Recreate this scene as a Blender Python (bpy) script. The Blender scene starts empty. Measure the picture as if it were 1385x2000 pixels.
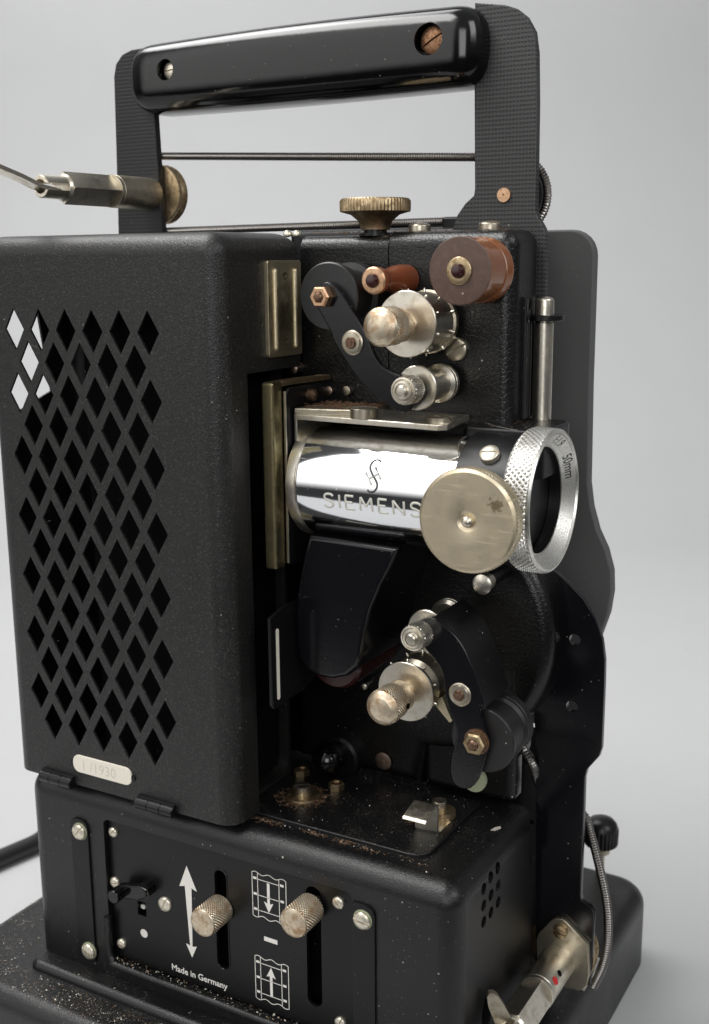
import bpy, bmesh, math, random
from mathutils import Vector, Matrix
from math import sin, cos, pi, radians, sqrt, atan2
random.seed(7)
SC = bpy.context.scene
COL = SC.collection
S = 0.001                    # the whole scene is drawn up in millimetres
TABLE = -236.5               # height of the table under the lens axis

# ------------------------------------------------------------------ camera
YAW, PIT, ROL, F = radians(29.83), radians(12.295), radians(-0.49), 2248.4
d_ = Vector((-sin(YAW)*cos(PIT), cos(YAW)*cos(PIT), -sin(PIT)))
r_ = Vector((cos(YAW), sin(YAW), 0))
u_ = r_.cross(d_)
r_, u_ = cos(ROL)*r_ + sin(ROL)*u_, -sin(ROL)*r_ + cos(ROL)*u_
def ray(px, py): return d_ + r_*((px-692.5)/F) - u_*((py-1000)/F)
CAM = -360.0*ray(1084, 979.5)
def atX(px, py, v):
    q = ray(px, py); return CAM + q*((v-CAM.x)/q.x)
def atY(px, py, v):
    q = ray(px, py); return CAM + q*((v-CAM.y)/q.y)
def atZ(px, py, v):
    q = ray(px, py); return CAM + q*((v-CAM.z)/q.z)
def on_barrel(px, py, R):
    q = ray(px, py)
    a = q.y*q.y+q.z*q.z; b = 2*(CAM.y*q.y+CAM.z*q.z); c = CAM.y**2+CAM.z**2-R*R
    t = (-b-sqrt(max(0, b*b-4*a*c)))/(2*a)
    return CAM + q*t
def W(p): return Vector((p[0]*S, p[1]*S, (p[2]-TABLE)*S))

cd = bpy.data.cameras.new('camera'); cam = bpy.data.objects.new('camera', cd); COL.objects.link(cam)
cam.matrix_world = Matrix.Translation(W(CAM)) @ Matrix((r_, u_, -d_)).transposed().to_4x4()
cd.sensor_fit = 'VERTICAL'; cd.sensor_height = 36; cd.lens = F/2000*36
cd.clip_start = 0.01; cd.clip_end = 50
cd.dof.use_dof = True; cd.dof.focus_distance = 0.385; cd.dof.aperture_fstop = 18
SC.camera = cam

# --------------------------------------------------------------- materials
def new_mat(name):
    m = bpy.data.materials.new(name); m.use_nodes = True
    nt = m.node_tree
    return m, nt, nt.nodes['Principled BSDF']
def N(nt, kind, **kw):
    n = nt.nodes.new(kind)
    for k, v in kw.items():
        if k in n.inputs: n.inputs[k].default_value = v
        else: setattr(n, k, v)
    return n
def math_(nt, op, a, b=None, c=None):
    n = nt.nodes.new('ShaderNodeMath'); n.operation = op
    for i, v in enumerate((a, b, c)):
        if v is None: continue
        if isinstance(v, (int, float)): n.inputs[i].default_value = v
        else: nt.links.new(v, n.inputs[i])
    return n.outputs[0]
def mixc(nt, fac, a, b):
    n = nt.nodes.new('ShaderNodeMix'); n.data_type = 'RGBA'
    for sock, v in ((n.inputs[0], fac), (n.inputs[6], a), (n.inputs[7], b)):
        if isinstance(v, (int, float)): sock.default_value = v
        elif isinstance(v, tuple): sock.default_value = (*v[:3], 1)
        else: nt.links.new(v, sock)
    return n.outputs[2]
def rampf(nt, v, lo, hi):
    n = nt.nodes.new('ShaderNodeMapRange'); n.interpolation_type = 'SMOOTHSTEP'
    nt.links.new(v, n.inputs[0]); n.inputs[1].default_value = lo; n.inputs[2].default_value = hi
    return n.outputs[0]

def material(name, base, metal=0.0, rough=0.4, bump=None, crack=None, var=None, speck=0.0, dust=0.0,
             spec=0.5, coat=0.0, rvar=0.0, dimple=False, scratch=0.0, brush=None, stain=None, patch=0.0):
    """bump=(mm, strength)  crack=(mm, strength)  var=(mm, colour, lo, hi)"""
    m, nt, b = new_mat(name); L = nt.links.new
    tc = N(nt, 'ShaderNodeTexCoord').outputs['Object']
    b.inputs['Metallic'].default_value = metal
    b.inputs['Specular IOR Level'].default_value = spec
    b.inputs['Coat Weight'].default_value = coat
    b.inputs['Coat Roughness'].default_value = 0.12
    col = tuple(base); rg = rough; met = metal
    if var:
        n = N(nt, 'ShaderNodeTexNoise', Scale=1000/var[0], Detail=6.0, Roughness=0.65); L(tc, n.inputs['Vector'])
        f = rampf(nt, n.outputs['Fac'], var[2], var[3])
        col = mixc(nt, f, col, var[1])
        if rvar:
            rg = math_(nt, 'MULTIPLY_ADD', f, rvar, rough)
    elif rvar:
        n = N(nt, 'ShaderNodeTexNoise', Scale=120.0, Detail=5.0); L(tc, n.inputs['Vector'])
        rg = math_(nt, 'MULTIPLY_ADD', n.outputs['Fac'], rvar, rough-rvar/2)
    if patch:
        n = N(nt, 'ShaderNodeTexNoise', Scale=28.0, Detail=5.0, Roughness=.7); L(tc, n.inputs['Vector'])
        rg = math_(nt, 'ADD', math_(nt, 'MULTIPLY', math_(nt, 'SUBTRACT', n.outputs['Fac'], .5), patch), rg)
    if stain:
        n = N(nt, 'ShaderNodeTexNoise', Scale=900.0, Detail=4.0); L(tc, n.inputs['Vector'])
        dv = N(nt, 'ShaderNodeVectorMath'); dv.operation = 'DISTANCE'; L(tc, dv.inputs[0]); dv.inputs[1].default_value = stain[0]
        f = math_(nt, 'ADD', math_(nt, 'DIVIDE', dv.outputs['Value'], stain[1]*S), math_(nt, 'MULTIPLY', math_(nt, 'SUBTRACT', n.outputs['Fac'], .5), 2.6))
        col = mixc(nt, math_(nt, 'MULTIPLY', math_(nt, 'SUBTRACT', 1.0, rampf(nt, f, .6, 1.1)), .75), col, (.20, .15, .07))
    height = None
    if bump:
        n = N(nt, 'ShaderNodeTexNoise', Scale=1000/bump[0], Detail=3.0, Roughness=0.6); L(tc, n.inputs['Vector'])
        height = math_(nt, 'MULTIPLY', n.outputs['Fac'], bump[1]*bump[0]*S)
    if brush:
        mp = N(nt, 'ShaderNodeMapping'); mp.inputs['Scale'].default_value = brush[1]; L(tc, mp.inputs[0])
        n = N(nt, 'ShaderNodeTexNoise', Scale=1000/brush[0], Detail=2.0); L(mp.outputs[0], n.inputs['Vector'])
        h2 = math_(nt, 'MULTIPLY', n.outputs['Fac'], brush[2]*S)
        height = h2 if height is None else math_(nt, 'ADD', height, h2)
    if crack:
        nz = N(nt, 'ShaderNodeTexNoise', Scale=600/crack[0], Detail=2.0); L(tc, nz.inputs['Vector'])
        va = N(nt, 'ShaderNodeVectorMath'); va.operation = 'MULTIPLY_ADD'
        L(nz.outputs['Color'], va.inputs[0]); va.inputs[1].default_value = (crack[0]*S*.8,)*3; L(tc, va.inputs[2])
        v = N(nt, 'ShaderNodeTexVoronoi', Scale=1000/crack[0]); v.feature = 'DISTANCE_TO_EDGE'; L(va.outputs[0], v.inputs['Vector'])
        e = rampf(nt, v.outputs['Distance'], 0.0, 0.16)
        h2 = math_(nt, 'MULTIPLY', e, crack[1]*crack[0]*S)
        height = h2 if height is None else math_(nt, 'ADD', height, h2)
    if dimple:                                   # pressed dot pattern of the reel arm plates
        sx = N(nt, 'ShaderNodeSeparateXYZ'); L(tc, sx.inputs[0])
        fx = math_(nt, 'ABSOLUTE', math_(nt, 'SUBTRACT', math_(nt, 'FRACT', math_(nt, 'MULTIPLY', sx.outputs[0], 1000/1.22)), .5))
        fz = math_(nt, 'ABSOLUTE', math_(nt, 'SUBTRACT', math_(nt, 'FRACT', math_(nt, 'MULTIPLY', sx.outputs[2], 1000/1.38)), .5))
        mx = math_(nt, 'MAXIMUM', math_(nt, 'MULTIPLY', fx, .72), fz)
        hole = math_(nt, 'SUBTRACT', 1.0, rampf(nt, mx, .16, .26))
        h2 = math_(nt, 'MULTIPLY', hole, -.30*S*float(dimple))
        height = h2 if height is None else math_(nt, 'ADD', height, h2)
        col = mixc(nt, math_(nt, 'MULTIPLY', hole, .55*float(dimple)), col, (.002, .002, .002))
    if scratch:
        mp = N(nt, 'ShaderNodeMapping'); mp.inputs['Scale'].default_value = (90, 90, 1500); mp.inputs['Rotation'].default_value = (.4, .7, .3); L(tc, mp.inputs[0])
        n = N(nt, 'ShaderNodeTexNoise', Scale=1.0, Detail=4.0); L(mp.outputs[0], n.inputs['Vector'])
        f = math_(nt, 'MULTIPLY', rampf(nt, n.outputs['Fac'], .62, .75), scratch)
        rg = math_(nt, 'ADD', f, rg)
    if speck or dust:
        fac = None
        for mm, amount in ((3.1, .22*speck), (1.5, .16*speck), (.9, .07*speck)):
            v = N(nt, 'ShaderNodeTexVoronoi', Scale=1000/mm); L(tc, v.inputs['Vector'])
            sp = N(nt, 'ShaderNodeSeparateColor'); L(v.outputs['Color'], sp.inputs[0])
            pick = math_(nt, 'LESS_THAN', sp.outputs[0], amount)
            rad = math_(nt, 'MULTIPLY_ADD', math_(nt, 'POWER', sp.outputs[1], 2.5), .075*(1+.35/mm), .045*(1+.5/mm))
            s_ = math_(nt, 'MULTIPLY', pick, math_(nt, 'LESS_THAN', v.outputs['Distance'], rad))
            s_ = math_(nt, 'MULTIPLY', s_, math_(nt, 'MULTIPLY_ADD', math_(nt, 'POWER', sp.outputs[2], 2.0), .75, .10))
            fac = s_ if fac is None else math_(nt, 'MAXIMUM', fac, s_)
        if dust:
            g = N(nt, 'ShaderNodeNewGeometry'); sz = N(nt, 'ShaderNodeSeparateXYZ'); L(g.outputs['Normal'], sz.inputs[0])
            up = rampf(nt, sz.outputs[2], .55, 1.0)
            n = N(nt, 'ShaderNodeTexNoise', Scale=2600.0, Detail=3.0, Roughness=.7); L(tc, n.inputs['Vector'])
            n2 = N(nt, 'ShaderNodeTexNoise', Scale=90.0, Detail=3.0); L(tc, n2.inputs['Vector'])
            th = math_(nt, 'MULTIPLY_ADD', n2.outputs['Fac'], .3, -.15)
            f2 = rampf(nt, math_(nt, 'ADD', n.outputs['Fac'], th), .60, .74)
            fac = math_(nt, 'MAXIMUM', fac, math_(nt, 'MULTIPLY', math_(nt, 'MULTIPLY', f2, up), dust))
        col = mixc(nt, fac, col, (.42, .38, .32))
        rg = math_(nt, 'MAXIMUM', math_(nt, 'MULTIPLY', fac, .9), rg) if not isinstance(rg, float) else math_(nt, 'MAXIMUM', fac, rg)
        if metal: met = math_(nt, 'MULTIPLY', math_(nt, 'SUBTRACT', 1.0, fac), metal)
    for key, v in (('Base Color', col), ('Roughness', rg), ('Metallic', met)):
        if isinstance(v, tuple): b.inputs[key].default_value = (*v[:3], 1)
        elif isinstance(v, (int, float)): b.inputs[key].default_value = v
        else: L(v, b.inputs[key])
    if height is not None:
        bp = N(nt, 'ShaderNodeBump', Strength=1.0, Distance=1.0); L(height, bp.inputs['Height']); L(bp.outputs[0], b.inputs['Normal'])
    return m

M = {}
M['wrinkle'] = material('wrinkle_paint', (.0085, .0083, .0080), rough=.38, bump=(.60, .30), speck=1.3, dust=.14, spec=.45,
                        var=(.75, (.048, .0455, .043), .50, .74), patch=.35)
M['base'] = material('base_paint', (.0038, .0038, .0042), rough=.33, bump=(.55, .26), speck=1.4, dust=.38, spec=.45, patch=.3)
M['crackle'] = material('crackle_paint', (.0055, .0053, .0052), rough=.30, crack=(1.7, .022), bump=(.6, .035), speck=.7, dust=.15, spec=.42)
M['satin'] = material('satin_black', (.0042, .0042, .005), rough=.34, bump=(1.2, .012), speck=.7, dust=.15, spec=.35)
M['flat'] = material('flat_black', (.006, .006, .0065), rough=.6, speck=.5)
M['void'] = material('void_black', (.002, .002, .002), rough=.9, spec=.1)
M['panel'] = material('panel_black', (.0035, .0035, .004), rough=.34, speck=.9, bump=(4, .004), spec=.3)
M['arm'] = material('arm_black', (.0045, .0045, .0058), rough=.17, speck=.6, bump=(2, .01), spec=.38)
M['dimple'] = material('dimpled_plate', (.040, .0395, .0395), rough=.46, dimple=True, speck=.25, spec=.4)
M['dimple_dark'] = material('dark_dimpled_plate', (.013, .0125, .013), rough=.42, dimple=.2, speck=.3, spec=.35)  # darker dimpled plate with fainter dots, for the left arm
M['bakelite'] = material('black_bakelite', (.0022, .0022, .0026), rough=.12, speck=.5, rvar=.10, spec=.45, patch=.12, scratch=.12, bump=(9, .006))
M['rear'] = material('rear_lit_paint', (.092, .091, .090), rough=.6, bump=(.45, .12), speck=1.0, spec=.35)  # grey raised in the base colour to stand in for missing light
M['nickel'] = material('aged_nickel', (.72, .68, .59), 1, .30, var=(3.0, (.52, .46, .36), .42, .75), rvar=.15, bump=(.4, .004))
M['nickel_dark'] = material('dull_nickel', (.46, .42, .34), 1, .34, var=(3, (.34, .29, .21), .4, .75), rvar=.15, bump=(.4, .005))
M['knob'] = material('knob_nickel', (.70, .61, .47), 1, .42, var=(3.0, (.43, .29, .17), .40, .68), rvar=.12, bump=(.35, .008))
M['disc'] = material('disc_nickel', (.70, .61, .45), 1, .38, var=(5, (.53, .45, .31), .35, .75), rvar=.14, bump=(.4, .008), scratch=.25, stain=(tuple(W(atY(968, 986, -31.5))), 2.3))
M['gold'] = material('gold_nickel', (.58, .51, .35), 1, .38, var=(4, (.50, .43, .29), .4, .75), rvar=.2, brush=(.5, (1, 1, .03), .004))
M['olive'] = material('olive_nickel', (.24, .21, .12), 1, .35, var=(3, (.15, .12, .065), .4, .75), rvar=.2, brush=(.5, (1, 1, .03), .004))
M['gunmetal'] = material('gunmetal', (.075, .07, .062), .9, .38, rvar=.2)
M['crackle_dark'] = material('crackle_paint_shade', (.0032, .0031, .003), rough=.30, crack=(1.7, .018), bump=(.6, .04), speck=.9, dust=.1, spec=.42)  # darker copy of the crackle paint; recess shade put into the colour
M['brass'] = material('tarnished_brass', (.44, .34, .21), 1, .36, var=(2, (.23, .16, .09), .42, .68), rvar=.25, bump=(.4, .04))
M['copper'] = material('copper', (.62, .40, .25), 1, .42, var=(1, (.40, .24, .14), .4, .7))
M['rust'] = material('rusty_steel', (.20, .125, .085), .8, .45, var=(.9, (.10, .055, .035), .4, .65), bump=(.3, .05))
M['rust_screw'] = material('rusty_screw', (.36, .20, .11), .8, .5, var=(.9, (.15, .07, .035), .4, .65), bump=(.3, .08))
M['stud'] = material('tarnished_stud', (.34, .26, .21), 1, .40, var=(1.5, (.20, .13, .09), .4, .7))
M['chrome'] = material('chrome', (.78, .79, .81), 1, .08, scratch=.12, rvar=.05, speck=.5, dust=.4)
M['steel'] = material('spring_steel', (.30, .28, .26), 1, .34)
M['steel_dark'] = material('dark_spring_steel', (.20, .19, .18), 1, .36)
M['screw'] = material('screw_head', (.74, .69, .58), .85, .38, var=(.9, (.52, .46, .34), .45, .72), bump=(.4, .03))
M['verdigris'] = material('screw_verdigris', (.30, .33, .22), .4, .6)
M['alu'] = material('grained_aluminium', (.80, .79, .75), 1, .36, var=(.35, (.50, .49, .45), .42, .62), rvar=.2, bump=(.25, .08))
M['aluk'] = material('knurled_aluminium', (.78, .77, .73), 1, .34, var=(.8, (.56, .54, .48), .45, .7))
M['brownface'] = material('brown_matt', (.070, .038, .027), rough=.50, brush=(.6, (1, 1, 1), .003), var=(2.5, (.092, .052, .038), .4, .65), speck=.5)
M['brown'] = material('brown_bakelite', (.20, .068, .022), rough=.16, speck=.6, dust=.25, coat=.4)
M['redbrown'] = material('red_bakelite', (.16, .045, .018), rough=.17, speck=.5, dust=.3)
M['darkred'] = material('dark_red_bakelite', (.030, .008, .008), rough=.2)
M['blackroll'] = material('black_roller', (.010, .0095, .0095), rough=.40, speck=.7, bump=(1, .01))
M['white'] = material('print_white', (.70, .675, .63), rough=.55, var=(.5, (.50, .48, .44), .58, .75))
M['tag'] = material('tag_cream', (.70, .66, .57), rough=.42)
M['tagtext'] = material('tag_engraving', (.54, .505, .425), rough=.6)
M['engrave_edge'] = material('engraved_shadow', (.09, .09, .085), rough=.5)
M['emblem_edge'] = material('emblem_outline', (.035, .035, .034), rough=.5)
M['engrave'] = material('engraved_grey', (.56, .55, .49), .1, .5)
M['ink'] = material('dark_ink', (.012, .012, .014), rough=.45)
M['red'] = material('red_paint', (.52, .02, .02), rough=.45)
M['glass'] = material('lens_glass', (.002, .002, .003), rough=.03, spec=.6)
M['cable'] = material('cable_rubber', (.012, .012, .012), rough=.42)
M['lint'] = material('brown_lint', (.13, .075, .045), rough=1.0, spec=.1)
M['flake'] = material('pale_flake', (.50, .47, .42), rough=.9, spec=.1)
M['ochre'] = material('ochre_flake', (.22, .165, .11), rough=.9, spec=.1)

# ---------------------------------------------------------------- builders
ROOT = None
def put(name, bm, mat, parent=None, label=None, angle=40, wn=True, flat=False):
    me = bpy.data.meshes.new(name)
    bmesh.ops.recalc_face_normals(bm, faces=bm.faces[:])
    for v in bm.verts: v.co = W(v.co)
    bm.to_mesh(me); bm.free()
    for m in (mat if isinstance(mat, (list, tuple)) else [mat]): me.materials.append(M[m])
    me.shade_smooth()
    me.set_sharp_from_angle(angle=radians(angle))
    if flat: me.set_sharp_from_angle(angle=radians(12))
    o = bpy.data.objects.new(name, me); COL.objects.link(o)
    if parent is not None:
        o.parent = parent
        if parent.type == 'EMPTY': o.matrix_parent_inverse = Matrix.Translation(-parent.location)
    if label: o['label'] = label
    if wn:
        w = o.modifiers.new('weighted', 'WEIGHTED_NORMAL'); w.keep_sharp = True; w.weight = 100
    return o

def frame(center, axis, spin=0.0):
    z = Vector(axis).normalized()
    up = Vector((0, 0, 1)) if abs(z.z) < .9 else Vector((0, 1, 0))
    x = up.cross(z).normalized(); y = z.cross(x)
    m = Matrix((x, y, z)).transposed().to_4x4()
    return Matrix.Translation(Vector(center)) @ m @ Matrix.Rotation(spin, 4, 'Z')

def bm_box(x0, x1, y0, y1, z0, z1, bevel=0, seg=3, sel=None):
    bm = bmesh.new()
    bmesh.ops.create_cube(bm, size=1)
    for v in bm.verts:
        v.co = Vector(((x0+x1)/2+v.co.x*(x1-x0), (y0+y1)/2+v.co.y*(y1-y0), (z0+z1)/2+v.co.z*(z1-z0)))
    if bevel:
        es = [e for e in bm.edges if sel is None or sel(*(e.verts[0].co+e.verts[1].co)/2)]
        bmesh.ops.bevel(bm, geom=es, offset=bevel, segments=seg, profile=.5, affect='EDGES', clamp_overlap=True)
    return bm

def bm_prism(pts, axis, a0, a1, bevel=0, seg=3, which='front', mat=None):
    """polygon pts (2-D) pushed from a0 to a1 along axis; which edges get the bevel"""
    bm = bmesh.new()
    def P(p, a): return {'x': (a, p[0], p[1]), 'y': (p[0], a, p[1]), 'z': (p[0], p[1], a)}[axis]
    A = [bm.verts.new(P(p, a0)) for p in pts]; B = [bm.verts.new(P(p, a1)) for p in pts]
    n = len(pts)
    fa = bm.faces.new(A); fb = bm.faces.new(B[::-1])
    for i in range(n): bm.faces.new((A[i], B[i], B[(i+1) % n], A[(i+1) % n]))
    bmesh.ops.recalc_face_normals(bm, faces=bm.faces[:])
    if bevel:
        es = set(fa.edges) if which in ('front', 'both') else set()
        if which in ('back', 'both'): es |= set(fb.edges)
        bmesh.ops.bevel(bm, geom=list(es), offset=bevel, segments=seg, profile=.5, affect='EDGES', clamp_overlap=True)
    return bm

def rrect(x0, x1, z0, z1, r, n=6):
    if not isinstance(r, (list, tuple)): r = [r]*4
    out = []
    for (cx, cz, sx, sz, a0, rr) in ((x1, z1, -1, -1, 0, r[0]), (x0, z1, 1, -1, 90, r[1]), (x0, z0, 1, 1, 180, r[2]), (x1, z0, -1, 1, 270, r[3])):
        if rr <= 0: out.append((cx, cz)); continue
        for i in range(n+1):
            a = radians(a0+90*i/n); out.append((cx+sx*rr+rr*cos(a), cz+sz*rr+rr*sin(a)))
    return out

def smooth_poly(pts, it=2):
    for _ in range(it):
        q = []
        n = len(pts)
        for i in range(n):
            a, b = pts[i], pts[(i+1) % n]
            q += [(a[0]*.75+b[0]*.25, a[1]*.75+b[1]*.25), (a[0]*.25+b[0]*.75, a[1]*.25+b[1]*.75)]
        pts = q
    return pts

def bm_lathe(prof, mtx, seg=48, bm=None, mi=None, hfun=None):
    """profile of (r, t) turned about local Z of mtx; hfun(angle, t, r) adds height"""
    bm = bm or bmesh.new()
    rings = []
    for j, (r, t) in enumerate(prof):
        if r < 1e-6: rings.append([bm.verts.new(mtx @ Vector((0, 0, t)))]); continue
        ring = []
        for i in range(seg):
            a = 2*pi*i/seg; rr = r + (hfun(a, t, j) if hfun else 0)
            ring.append(bm.verts.new(mtx @ Vector((rr*cos(a), rr*sin(a), t))))
        rings.append(ring)
    for j in range(len(rings)-1):
        A, B = rings[j], rings[j+1]
        for i in range(seg):
            k = (i+1) % seg
            if len(A) == 1 and len(B) == 1: continue
            if len(A) == 1: f = bm.faces.new((A[0], B[i], B[k]))
            elif len(B) == 1: f = bm.faces.new((A[i], B[0], A[k]))
            else: f = bm.faces.new((A[i], B[i], B[k], A[k]))
            if mi: f.material_index = mi[j]
    return bm

def bm_knurl(R, t0, t1, pitch, depth, mtx, nose=(), tail=(), sub=4, bm=None, mi=None):
    """diamond-knurled barrel; nose/tail are plain profile points before/after"""
    n = max(8, round(2*pi*R/pitch)); seg = n*sub
    m = max(2, round((t1-t0)/pitch*sub))
    prof = list(nose)+[(R, t0+(t1-t0)*k/m) for k in range(m+1)]+list(tail)
    lo, hi = len(nose), len(nose)+m
    def h(a, t, j):
        if j < lo or j > hi: return 0
        u = a*n/(2*pi); v = (t-t0)/pitch
        f = lambda x: abs(x-round(x))*2
        e = min(1, (j-lo)/2, (hi-j)/2) if hi-lo > 8 else 1
        return -depth + depth*min(f((u+v)), f((u-v)))*1.0 * (1 if e > 0 else .2)
    return bm_lathe(prof, mtx, seg, bm, None, h)

def bm_tube(pts, R, seg=10, bm=None, ripple=None, closed_ends=True, step=None):
    """tube through points; ripple=(pitch, depth) gives a wound spring"""
    bm = bm or bmesh.new()
    P = [Vector(p) for p in pts]
    if step or ripple:
        st = step or ripple[0]/4
        L = [0]
        for a, b in zip(P, P[1:]): L.append(L[-1]+(b-a).length)
        n = max(2, int(L[-1]/st)); Q = []; k = 0
        for i in range(n+1):
            s = L[-1]*i/n
            while k < len(P)-2 and s > L[k+1]: k += 1
            f = (s-L[k])/max(1e-9, L[k+1]-L[k]); Q.append(P[k].lerp(P[k+1], f))
        P = Q
    up = Vector((0, 0, 1)); prev = None; rings = []
    for i, p in enumerate(P):
        t = (P[min(i+1, len(P)-1)]-P[max(i-1, 0)]).normalized()
        if prev is None:
            x = t.cross(up if abs(t.z) < .9 else Vector((0, 1, 0))).normalized()
        else:
            x = (prev - t*prev.dot(t)).normalized()
        prev = x; y = t.cross(x)
        rr = R
        if ripple: rr = R - ripple[1]*(0, .5, 1, .5)[i % 4]
        rings.append([bm.verts.new(p + (x*cos(2*pi*k/seg)+y*sin(2*pi*k/seg))*rr) for k in range(seg)])
    for A, B in zip(rings, rings[1:]):
        for i in range(seg):
            k = (i+1) % seg; bm.faces.new((A[i], B[i], B[k], A[k]))
    if closed_ends: bm.faces.new(rings[0][::-1]); bm.faces.new(rings[-1])
    return bm

def catmull(pts, n=10):
    P = [Vector(p) for p in pts]; P = [P[0]*2-P[1]]+P+[P[-1]*2-P[-2]]; out = []
    for i in range(1, len(P)-2):
        for k in range(n):
            t = k/n; a, b, c, e = P[i-1:i+3]
            out.append(.5*((2*b)+(-a+c)*t+(2*a-5*b+4*c-e)*t*t+(-a+3*b-3*c+e)*t**3))
    out.append(P[-2]); return out

def cut(o, *bms):
    """boolean-difference, then throw the cutter away"""
    tmp = []
    for bm in bms:
        bmesh.ops.recalc_face_normals(bm, faces=bm.faces[:])
        me = bpy.data.meshes.new('tmp')
        for v in bm.verts: v.co = W(v.co)
        bm.to_mesh(me); bm.free()
        c = bpy.data.objects.new('tmp', me); COL.objects.link(c); tmp.append(c)
        md = o.modifiers.new('cut', 'BOOLEAN'); md.object = c; md.operation = 'DIFFERENCE'; md.solver = 'EXACT'
    wn = [m for m in o.modifiers if m.type == 'WEIGHTED_NORMAL']
    for m in wn: o.modifiers.remove(m)
    dg = bpy.context.evaluated_depsgraph_get()
    ne = bpy.data.meshes.new_from_object(o.evaluated_get(dg))
    old = o.data; o.modifiers.clear(); o.data = ne; ne.name = o.name; bpy.data.meshes.remove(old)
    for c in tmp:
        me = c.data; bpy.data.objects.remove(c); bpy.data.meshes.remove(me)
    ne.shade_smooth(); ne.set_sharp_from_angle(angle=radians(40))
    if wn:
        w = o.modifiers.new('weighted', 'WEIGHTED_NORMAL'); w.keep_sharp = True; w.weight = 100
    return o

def screw(name, c, axis, R, h, parent, mat='screw', slot=0.3, dome=.35, width=.19, depth=.45, base=0.0, label=None):
    m = frame(c, axis)
    prof = [(0, -base), (R, -base), (R, h*(1-dome))]
    for k in range(1, 6):
        a = pi/2*k/6; prof.append((R*cos(a), h*(1-dome)+h*dome*sin(a)))
    prof.append((0, h))
    bm = bm_lathe(prof, m, 28)
    o = put(name, bm, mat, parent, label)
    q = m @ Matrix.Rotation(slot, 4, 'Z')
    cb = bm_box(-R*1.3, R*1.3, -R*width/2, R*width/2, h*(1-depth), h*1.5)
    for v in cb.verts: v.co = q @ v.co
    cut(o, cb)
    return o

def text_bm(s, size, place, extrude=.05, bold=0.0, align='LEFT', spacing=1.0):
    cu = bpy.data.curves.new('t', 'FONT'); cu.body = s; cu.size = size; cu.offset = bold; cu.resolution_u = 3
    cu.align_x = align; cu.space_character = spacing
    o = bpy.data.objects.new('t', cu); COL.objects.link(o)
    dg = bpy.context.evaluated_depsgraph_get()
    me = bpy.data.meshes.new_from_object(o.evaluated_get(dg))
    bm = bmesh.new(); bm.from_mesh(me)
    bpy.data.objects.remove(o); bpy.data.curves.remove(cu); bpy.data.meshes.remove(me)
    bmesh.ops.triangulate(bm, faces=bm.faces[:])
    bmesh.ops.subdivide_edges(bm, edges=[e for e in bm.edges if e.calc_length() > size*.25], cuts=1)
    for v in bm.verts: v.co = Vector(place(v.co.x, v.co.y))
    return bm

def merge(bms):
    out = bmesh.new()
    for b in bms:
        me = bpy.data.meshes.new('m'); b.to_mesh(me); b.free(); out.from_mesh(me); bpy.data.meshes.remove(me)
    return out

# ------------------------------------------------------------------ things
ROOT = bpy.data.objects.new('film_projector', None); COL.objects.link(ROOT)
ROOT.location = W((-100, 30, TABLE))
ROOT.empty_display_size = .03
ROOT['label'] = 'old black film projector with perforated lamp house, chrome lens barrel and bakelite carrying handle'
ROOT['category'] = 'projector'
R0 = ROOT

# ---- plinth and base block
FY = -37.89                                   # front face of the base block
BX0, BX1 = -200.5, -14.27
ZT = -119.96                                  # top of the base block
pl = put('plinth', bm_prism(rrect(-235.04, 1.46, -64.8, 140.13, [16, 10, 10, 14], 8), 'z', -200.07, TABLE+1.5, 7, 5), 'base', R0)
put('skirt', bm_prism(rrect(-198, -7.3, -46.5, 42.8, 5, 6), 'z', -197.0, -202.0, 2.9, 6), 'base', R0)
for cx, cy in ((-216.41, -45.14), (-16.65, -45.14), (-216.41, 120.46), (-16.65, 120.46)):
    put('rubber_foot', bm_lathe([(0, 0), (7, 0), (7, 2.2), (0, 2.2)], frame((cx, cy, TABLE), (0, 0, 1)), 24), 'flat', pl)
# tilt knob at the far back corner of the plinth
kn = put('tilt_screw', bm_lathe([(0, 0), (1.9, 0), (1.9, 11), (4.2, 11), (4.2, 14.5), (0, 14.5)], frame((-21.1, 132.88, -200.07), (0, 0, 1)), 24), 'nickel_dark', R0)
def flute(a, t, j): return (.28*cos(a*26) if 1 <= j <= 3 else 0)
put('tilt_knob', bm_lathe([(0, 14), (5.6, 14), (7.3, 15.2), (7.5, 22.5), (7.4, 23), (6.8, 25), (5.2, 26.8), (2.6, 27.8), (0, 28)],
    frame((-21.1, 132.88, -200.07), (0, 0, 1)), 104, None, None, flute), 'satin', kn)

base = put('base_block', bm_box(BX0, BX1, FY, 29, -200.27, ZT, 7.8, 7, lambda x, y, z: z > ZT-2 and not (y > 28) or (abs(y-FY) < .1 and abs(z-(ZT-(-200.27))/2-(-200.27)) < 1)), 'base', R0)
PY = FY + 2.2                                # the control panel lies a little back in its opening
pw = (-161.03, -52.77, -189.92, -130.52)
recess = bm_prism(rrect(pw[0], pw[1], pw[2], pw[3], 2.5, 4), 'y', FY-8, FY+14)
vents = []
for i, px in enumerate((945, 959, 973)):
    for z0 in range(3):
        y_ = atX(px, 1736, BX1).y
        z_ = (-120.7, -115.0, -109.0)
        p = atX(px, (1736, 1714, 1696)[i] + (32, 34, 33)[i]*z0, BX1)
        vents.append(bm_lathe([(0, -6), (2.05, -6), (2.05, 6), (0, 6)], frame(p, (1, 0, 0)), 20))
p = atX(1040, 1645, BX1)
vents.append(bm_prism([(p.y+3.4*cos(a*pi/8), p.z+8.5*sin(a*pi/8)) for a in range(16)], 'x', BX1-6, BX1+4))
p = atX(950, 1985, BX1)
vents.append(bm_prism([(p.y+4*cos(a*pi/8), p.z+8*sin(a*pi/8)) for a in range(16)], 'x', BX1-6, BX1+4))
cut(base, recess, merge(vents))
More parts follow.
